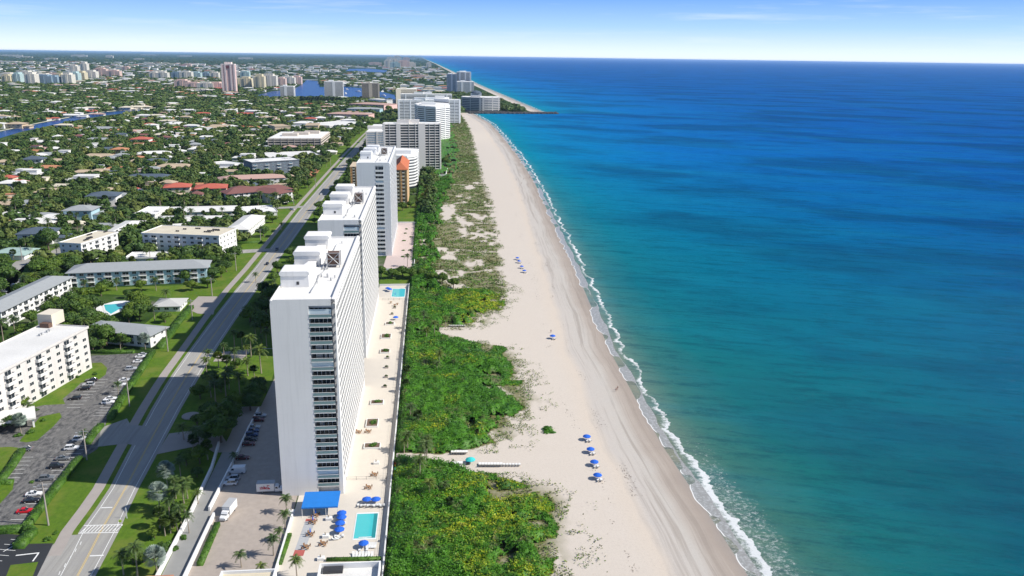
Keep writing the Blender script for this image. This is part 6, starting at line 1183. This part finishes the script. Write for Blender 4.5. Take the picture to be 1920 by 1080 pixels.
def lounger_proto():
    t = thing('sun_lounger', 'lounger', 'sun lounger'); MB().box(-.33, -.95, .30, .33, .45, .40).build('seat', WHITE2, t)
    b = MB(); b.q([(-.33, .45, .34), (.33, .45, .34), (.33, 1.02, .85), (-.33, 1.02, .85)]).q([(-.33, .5, .30), (-.33, 1.07, .81), (.33, 1.07, .81), (.33, .5, .30)]); b.build('backrest', WHITE2, t)
    for x in (-.3, .3):
        for y in (-.85, .4): MB().box(x - .03, y - .03, 0, x + .03, y + .03, .30).build('leg', WHITE2, t)
    return proto(t)
LG = lounger_proto()
def table_proto(mat):
    t = thing('round_table', 'table', 'table'); MB().tube([(0, 0, .70), (0, 0, .76)], [.62, .62], 14).build('tabletop', mat, t); MB().tube([(0, 0, 0), (0, 0, .7)], [.28, .06], 8).build('pedestal', mat, t); return proto(t)
def chair_proto(mat):
    t = thing('patio_chair', 'chair', 'chair'); MB().box(-.24, -.24, .4, .24, .24, .46).build('seat', mat, t); MB().box(-.24, .2, .46, .24, .25, .95).build('backrest', mat, t)
    for x in (-.21, .21):
        for y in (-.21, .21): MB().box(x - .025, y - .025, 0, x + .025, y + .025, .4).build('leg', mat, t)
    return proto(t)
TB = table_proto(WOOD); CHP = chair_proto(WOOD)
deckz = .09
LN = ['first', 'second', 'third', 'fourth', 'fifth', 'sixth', 'seventh', 'eighth', 'ninth', 'tenth', 'eleventh', 'twelfth', 'thirteenth', 'fourteenth']
ul = ['left of the two blue umbrellas above the pool', 'right of the two blue umbrellas above the pool', 'top blue umbrella of the column left of the pool', 'second blue umbrella of the column left of the pool', 'third blue umbrella of the column left of the pool', 'lowest blue umbrella of the column left of the pool', 'single blue umbrella below the pool']
for (px, py), l in zip([(688, 944), (705, 944), (641, 970), (641, 978), (638, 989), (637, 1001), (682, 1027)], ul):
    x, y = G(px, py); place(UB, (x, y, deckz), R_.random(), 'open ' + l, 'blue terrace umbrellas', scale=.88)
    place(LG, (x - 1.0, y - 1.6, deckz), 3.14, 'left white lounger under ' + l, 'white terrace loungers'); place(LG, (x + 1.0, y - 1.7, deckz), 3.14, 'right white lounger under ' + l, 'white terrace loungers')
for i in range(9): x, y = G(672 + i * 6, 948 + (i % 2)); place(LG, (x, y - .5, deckz), 3.14 + R_.uniform(-.1, .1), 'white lounger, %s from the left in the row directly above the pool' % LN[i], 'white terrace loungers')
for i in range(7): x, y = G(663 + i * 5.8, 1043); place(LG, (x, y, deckz), R_.uniform(-.15, .15), 'white lounger, %s from the left in the row at the bottom wall' % LN[i], 'white terrace loungers')
for i in range(4): x, y = G(688 + i * 5, 1026); place(LG, (x, y, deckz), R_.uniform(-.15, .15), 'white lounger, %s right of the umbrella below the pool' % LN[i], 'white terrace loungers')
for i in range(3): x, y = G(640 - i * 5, 1005 + i * 2); place(LG, (x, y - 1, deckz), 1.7, 'white lounger, %s below the umbrella column' % LN[i], 'white terrace loungers')
tl = 'brown round table '
for (px, py, l, um) in [(592, 968, 'with folded umbrella nearest the awning', 1), (587, 981, 'second below the awning beside shuffleboard strip', 1), (582, 1004, 'beside the middle of the shuffleboard strip', 1), (574, 1028, 'at the red lower end of the shuffleboard strip', 0), (606, 1022, 'between strip and bottom loungers', 0), (691, 916, 'just above the two umbrellas over the pool', 0), (702, 892, 'above the fence crossing the terrace', 0), (690, 811, 'beside the third planter bed', 0), (672, 812, 'left of the third planter bed', 0)]:
    x, y = G(px, py); place(TB, (x, y, deckz), 0, tl + l, 'brown terrace tables')
    if um: place(UC, (x, y, deckz + .77 - 1.0 + .24), 0, 'folded blue umbrella in the ' + tl + l, 'folded umbrellas')
    for k in range(4): a = k * 1.57 + .6; place(CHP, (x + 1.05 * math.cos(a), y + 1.05 * math.sin(a), deckz), a - 1.57, '%s chair of table %s' % (['far right', 'far left', 'near left', 'near right'][k], l), 'brown terrace chairs')
# beach sets
for (px, py, l) in [(1100, 825, 'farthest of the four near beach umbrellas'), (1107, 849, 'second of the four near beach umbrellas'), (1114, 873, 'third of the four near beach umbrellas'), (1120, 898, 'nearest of the four near beach umbrellas'), (1036, 635, 'single blue beach umbrella halfway up the beach'), (970, 487, 'farthest umbrella of the distant beach group'), (973, 493, 'second of the distant beach group'), (978, 503, 'third of the distant beach group'), (983, 511, 'nearest umbrella of the distant beach group')]:
    x, y = G(px, py); place(UB, (x, y, .02), R_.random(), 'blue, ' + l, 'blue beach umbrellas', scale=.88 if py > 600 else .8)
    for s, w in ((-1, 'left'), (1, 'right')): place(LG, (x + .5 + s * .55, y - 1.3, .02), math.pi + .1, '%s white lounger under %s' % (w, l), 'white beach loungers', scale=1.15)
for i in range(6): x, y = G(848 + i * 5.3, 850); place(LG, (x, y, .02), 3.1, 'white lounger, %s from the left in the short row below the thicket edge' % LN[i], 'white beach loungers', scale=1.4)
for i in range(14): x, y = G(900 + i * 5.7, 873); place(LG, (x, y, .02), 3.1, 'white lounger, %s from the left in the long row by the sand path' % LN[i], 'white beach loungers', scale=1.35 if i < 8 else 1.1)
for i in range(8): x, y = G(843 + i * 4, 612.5); place(LG, (x, y, .02), 3.1, 'white lounger, %s from the left in the row on the farther sand path' % LN[i], 'white beach loungers', scale=1.3)
x, y = G(882, 869); place(UT, (x, y, .02), 0, 'turquoise umbrella of the attendant between the lounger rows', None, scale=1.0)
t = thing('storage_box', 'white storage box left of the turquoise umbrella', 'box', (*G(858, 872), 0)); MB().box(-1.6, -.7, 0, 1.6, .7, .9).build('box', WHITE2, t); MB().box(-1.7, -.8, .9, 1.7, .8, 1.0).build('lid', WHITE2, t)
t = thing('storage_box', 'small dark podium under the turquoise umbrella', 'stand', (*G(877, 871), 0)); MB().box(-.5, -.4, 0, .5, .4, 1.1).build('body', DARKM, t); MB().box(-.55, -.45, 1.1, .55, .45, 1.16).build('top', BLUEF, t)
# planters on the terraces
def planter(px, py, w, d, l, plants=1):
    x, y = G(px, py); t = thing('planter', 'raised white edged planter bed, ' + l, 'planter', (x, y, .09)); b = MB(); e = .25
    for q in ((-w, -d, w, -d + e), (-w, d - e, w, d), (-w, -d + e, -w + e, d - e), (w - e, -d + e, w, d - e)): b.box(q[0], q[1], 0, q[2], q[3], .6)
    b.build('kerb', WHITE2, t); MB().box(-w + e, -d + e, 0, w - e, d - e, .45).build('soil', SOIL, t)
    v, q, tf = crown_arrays(int(px * 3 + py), 160, 5, cs=.16); v = v * np.array([w * .75, d * .7, 1.5]); v[:, 2] += .2; v[:, 0] += w * .12
    obj('plants', npmesh('plants', v, q, HEDGE, tris=tf), t)
for a in [(731, 608, 2.2, 2.0, 'farthest one with dense green shrub'), (724, 632, 2.4, 3.2, 'second one with dry brown plants'), (722, 660, 2.2, 2.4, 'third one with dry plants'), (707, 756, 2.5, 2.0, 'middle one with mixed plants'), (698, 795, 2.2, 3.4, 'one with curved green shrub'), (698, 838, 2.8, 2.0, 'nearest large one above the crossing fence')]: planter(*a)
for i, a in enumerate([(727, 672), (725, 690), (724, 708), (722, 726), (735, 590), (740, 578), (648, 0)][:6]):
    x, y = G(*a); t = thing('plant_tub', 'concrete tub with shrub, %s from the near end of the terrace column' % LN[5 - i] if i < 4 else 'square tub with shrub, %s beyond the farthest planter bed' % LN[i - 4], 'tub', (x, y, .09)); MB().box(-.8, -.8, 0, .8, .8, .55).build('tub', WALKM, t)
    v, q, tf = crown_arrays(i + 5, 120, 4, cs=.2); v = v * .9 + np.array([0, 0, .45]); obj('plant', npmesh('plant', v, q, PALML, tris=tf), t)
for i, (px, py, l) in enumerate([(617, 975, 'beside the awning end of the umbrella column'), (611, 1008, 'beside the lower umbrella column'), (602, 1050, 'near the bottom terrace palms'), (547, 962, 'at the awning corner'), (706, 870, 'round bed in front of the crossing fence'), (757, 508, 'on the pink terrace near side')]):
    x, y = G(px, py); t = thing('potted_palm', 'white tub with small palm ' + l, 'potted plant', (x, y, .09)); MB().box(-.9, -.7, 0, .9, .7, .8).build('tub', WHITE2, t)
    me = bpy.data.objects[PROTO_KIDS[SP.name][1][0].name].data; obj('palm_crown', me, t, (0, 0, .2))
for i, (px, py) in enumerate([(762, 430), (760, 438), (757, 452), (757, 470), (755, 482), (770, 445), (768, 470)]):
    x, y = G(px, py); bush(x, y, 1.7, 1.3, 'dark shrub in a bed on the pink terrace, %s from the far end' % LN[i])
for i, (px, py) in enumerate([(735, 520), (740, 574), (745, 572), (733, 569), (755, 545)][:4]): x, y = G(px, py); place(TB, (x, y, deckz), 0, 'brown table on the second pool terrace, %s from the left' % LN[i], 'brown terrace tables', scale=1.2)
for i, (px, py) in enumerate([(727, 545), (731, 547), (742, 600), (741, 556)]): x, y = G(px, py); place(UB if i < 3 else UC, (x, y, deckz), 0, 'blue umbrella beside the farther pool, %s from the left' % LN[i], 'blue terrace umbrellas')
t = thing('kayak_stack', 'colourful beach gear leaning outside the terrace wall by the sand path', 'beach gear', (*G(741, 868), 0)); cl_ = [DARKM, M('red_plastic', (.6, .06, .03)), M('yellow_plastic', (.75, .5, .03)), TEALF]
for i, c_ in enumerate(cl_): q = MB(); q.tube([(.3, -5 + i * -1.8 + 4, .1), (.2, -5 + i * -1.8 + 4.6, .7), (.1, -5 + i * -1.8 + 5.4, .8), (.2, -5 + i * -1.8 + 5.8, .2)], [.1, .32, .32, .1], 6); q.build('float', c_, t)
# stored things, people
def person(x, y, label, z=0, rz=0, stride=.22):
    me = bpy.data.meshes.new('person'); J = {'pel': (0, 0, .95, .14), 'che': (0, .01, 1.28, .15), 'nec': (0, .02, 1.48, .055), 'hd': (0, .02, 1.60, .095), 'top': (0, .02, 1.70, .08), 'hl': (-.1, 0, .9, .10), 'kl': (-.11, -stride, .50, .065), 'al': (-.11, -stride * .7, .09, .045), 'fl': (-.11, -stride * .7 - .16, .04, .04), 'hr': (.1, 0, .9, .10), 'kr': (.11, stride * .6, .50, .065), 'ar': (.11, stride * 1.5, .12, .045), 'fr': (.11, stride * 1.5 - .15, .04, .04), 'sl': (-.2, .01, 1.40, .055), 'el': (-.27, .08, 1.12, .04), 'wl': (-.27, -.02, .86, .03), 'sr': (.2, .01, 1.40, .055), 'er': (.27, -.05, 1.12, .04), 'wr': (.27, -.15, .88, .03)}
    K = list(J); ed = [('pel', 'che'), ('che', 'nec'), ('nec', 'hd'), ('hd', 'top'), ('pel', 'hl'), ('hl', 'kl'), ('kl', 'al'), ('al', 'fl'), ('pel', 'hr'), ('hr', 'kr'), ('kr', 'ar'), ('ar', 'fr'), ('che', 'sl'), ('sl', 'el'), ('el', 'wl'), ('che', 'sr'), ('sr', 'er'), ('er', 'wr')]
    me.from_pydata([J[k][:3] for k in K], [(K.index(a), K.index(b)) for a, b in ed], []); me.materials.append(SKIN)
    o = obj('person', me, None, (x, y, z), rz, label, 'person'); md = o.modifiers.new('skin', 'SKIN'); md2 = o.modifiers.new('sub', 'SUBSURF'); md2.levels = 1; md2.render_levels = 1
    for i, k in enumerate(K): me.skin_vertices[0].data[i].radius = (J[k][3],) * 2
    me.skin_vertices[0].data[0].use_root = True
    MB().tube([(0, .0, .74), (0, 0, .88), (0, 0, 1.0)], [.19, .19, .165], 10).build('shorts', CLOTH, o); MB().tube([(0, .03, 1.58), (0, .03, 1.68), (0, .02, 1.75)], [.105, .11, .04], 8).build('hair', DARKM, o)
person(*G(1158, 731), 'person in dark swimwear walking on wet sand near the surf', 0, .3); person(*G(1155, 734), 'person walking just left of the other walker near the surf', 0, .5); person(*G(1087, 500), 'small distant person standing at the water edge', 0, 0)
person(*G(1033, 624), 'person behind the single blue beach umbrella', .02, 0)
for i, (px, py) in enumerate([(982, 337), (968, 338), (993, 334), (978, 345)]): person(*G(px, py), 'tiny distant person on the far beach, %s from the left' % LN[[1, 0, 3, 2][i]], .02, i)
# jetty of dark rocks
mb = MB(); rs = random.Random(3); v0, f0 = ICO[1]; Vr = []; Fr = []; of = 0
for i in range(900):
    x = rs.uniform(92, 305); y = 2008 + (x - 90) * .06 + rs.uniform(-20, 14); s = rs.uniform(2.0, 4.2); v = v0 * s * np.array([1, 1, .8]) * NP.uniform(.75, 1.2, (len(v0), 1)) + np.array([x, y, rs.uniform(0, 1.2)]); Vr.append(v); Fr.append(f0 + of); of += len(v)
tag(obj('rock_jetty', npmesh('rock_jetty', np.concatenate(Vr), None, ROCK, tris=np.concatenate(Fr))), 'long dark rock jetty reaching into the sea beyond the curved beach', 'jetty')
MB().box(84, 2030, .2, 180, 2046, 3.2).build('promenade', ROCK, kind='structure')
# boats on lake, bridge, antenna
def boat(px, py, s, l):
    x, y = G(px, py); t = thing('motor_boat', l, 'boat', (x, y, .08), R_.uniform(0, 3), 'boats on the lake'); b = MB(); b.prism([(-1.6, -4), (1.6, -4), (1.8, 1), (0, 6), (-1.8, 1)], 0, 1.4); b.build('hull', WHITE2, t); MB().box(-1.1, -2, 1.41, 1.1, 1, 2.9).build('cabin', WHITE2, t); t.scale = (s,) * 3
for i, a in enumerate([(650, 168, 'small white boat near the left end of the lake'), (672, 172, 'white boat left of the brown tower on the lake'), (717, 172, 'white boat right of the brown tower on the lake'), (724, 168, 'farther white boat right of the brown tower'), (719, 180, 'white boat near the cream lakeside block'), (530, 166, 'white boat on the left part of the lake'), (648, 176, 'white boat below the first one, left of the brown tower')]): boat(a[0], a[1], 1.8, a[2])
t = thing('bridge', 'low white bridge over the narrow end of the blue lake', 'bridge', (*G(591, 151.5), 0)); MB().box(-70, -6, 3, 70, 6, 6).build('deck', WHITE, t)
for x in (-50, -18, 18, 50): MB().box(x - 2, -5, 0, x + 2, 5, 3).build('pier', WHITE, t)
x, y = G(601, 137); t = thing('water_tower', 'thin mast with flat top beyond the lake', 'mast', (x, y, 0)); MB().tube([(0, 0, 0), (0, 0, 48)], [3, 2.4], 8).build('post', WHITE, t); MB().tube([(0, 0, 48), (0, 0, 50), (0, 0, 52)], [4, 26, 4], 12).build('top', WHITE, t)
t = thing('fountain', 'small grey round fountain hollow on the shaded verge by the driveway', 'fountain', (*G(358, 781), 0)); MB().tube([(0, 0, .1), (0, 0, .5)], [3.2, 3.2], 16).build('basin', WALKM, t)
for i, (px, py, l) in enumerate([(90, 1009, 'white globe marker on the grass'), (226, 665, 'white monument in front of the shrubs')]): pass
# ================================================================== LABELS THAT POINT AT ONE THING
ORD = ['nearest', 'second nearest', 'third nearest', 'fourth nearest', 'fifth nearest', 'sixth nearest', 'seventh nearest', 'eighth nearest', 'ninth nearest', 'tenth nearest'] + ['%dth nearest' % i for i in range(11, 60)]
LP = [(n, PX(x, y)) for n, x, y in LM]
def relabel(items, noun, adj):
    b = {}
    for it in items:
        o, x, y = it[:3]; p = PX(x, y); k = min(LP, key=lambda l: math.hypot(l[1][0] - p[0], (l[1][1] - p[1]) * 2.2)); dx, dy = p[0] - k[1][0], p[1] - k[1][1]
        side = ('left of' if dx < 0 else 'right of') if abs(dx) > 2.5 * abs(dy) else ('beyond' if dy < 0 else 'in front of'); a = adj(it)
        b.setdefault((a, side, k[0]), []).append((math.hypot(dx, dy), o))
    for (a, side, n), l in b.items():
        l.sort(key=lambda q: q[0])
        for i, (d, o) in enumerate(l): o['label'] = '%s %s, %s %s' % (a if len((a + ' ' + n).split()) < 12 else a.replace('two storey ', 'tall '), noun, ('' if len(l) == 1 else ORD[i] + ' ') + side, n)
relabel(HOUSES, 'house', lambda it: ('two storey ' if it[4] == '2' else '') + it[3])
relabel(TREES, 'tree', lambda it: 'dark narrow conifer' if 'conifer' in it[0].name else ('broad green' if it[3] > 1.15 else 'medium green' if it[3] > .85 else 'small green'))
relabel(PALMS, 'palm', lambda it: 'silver fan' if 'silver' in it[0].name else 'bushy fan' if 'cabbage' in it[0].name else 'feathery green')
relabel([b for b in BUSH if 'label' not in b[0]], 'shrub', lambda it: 'round green')
relabel(far, 'building', lambda it: 'distant ' + it[3].replace('_', ' '))
relabel([c for c in CARS if not c[5]], 'car', lambda it: it[3].replace('brown', 'dark red') + (' tall' if it[4] != 'sedan' else ' low'))
# protos never used are removed
for n, u in root_used.items():
    if not u:
        r = bpy.data.objects[n]
        for c, gs in PROTO_KIDS[n]:
            for g in gs: bpy.data.objects.remove(g)
            bpy.data.objects.remove(c)
        bpy.data.objects.remove(r)
# ================================================================== AIR
hm = bpy.data.materials.new('haze'); hm.use_nodes = True; N = hm.node_tree.nodes; N.remove(N['Principled BSDF']); pv = N.new('ShaderNodeVolumePrincipled')
pv.inputs['Color'].default_value = (.42, .66, 1.0, 1); pv.inputs['Density'].default_value = 1.9e-5; pv.inputs['Anisotropy'].default_value = 0
hm.node_tree.links.new(pv.outputs[0], [n for n in N if n.type == 'OUTPUT_MATERIAL'][0].inputs['Volume'])
MB().box(-190000, -1200, -1.5, 190000, 330000, 140).build('haze', hm, kind='stuff', label='thin blue haze over the far land and sea', cat='haze')
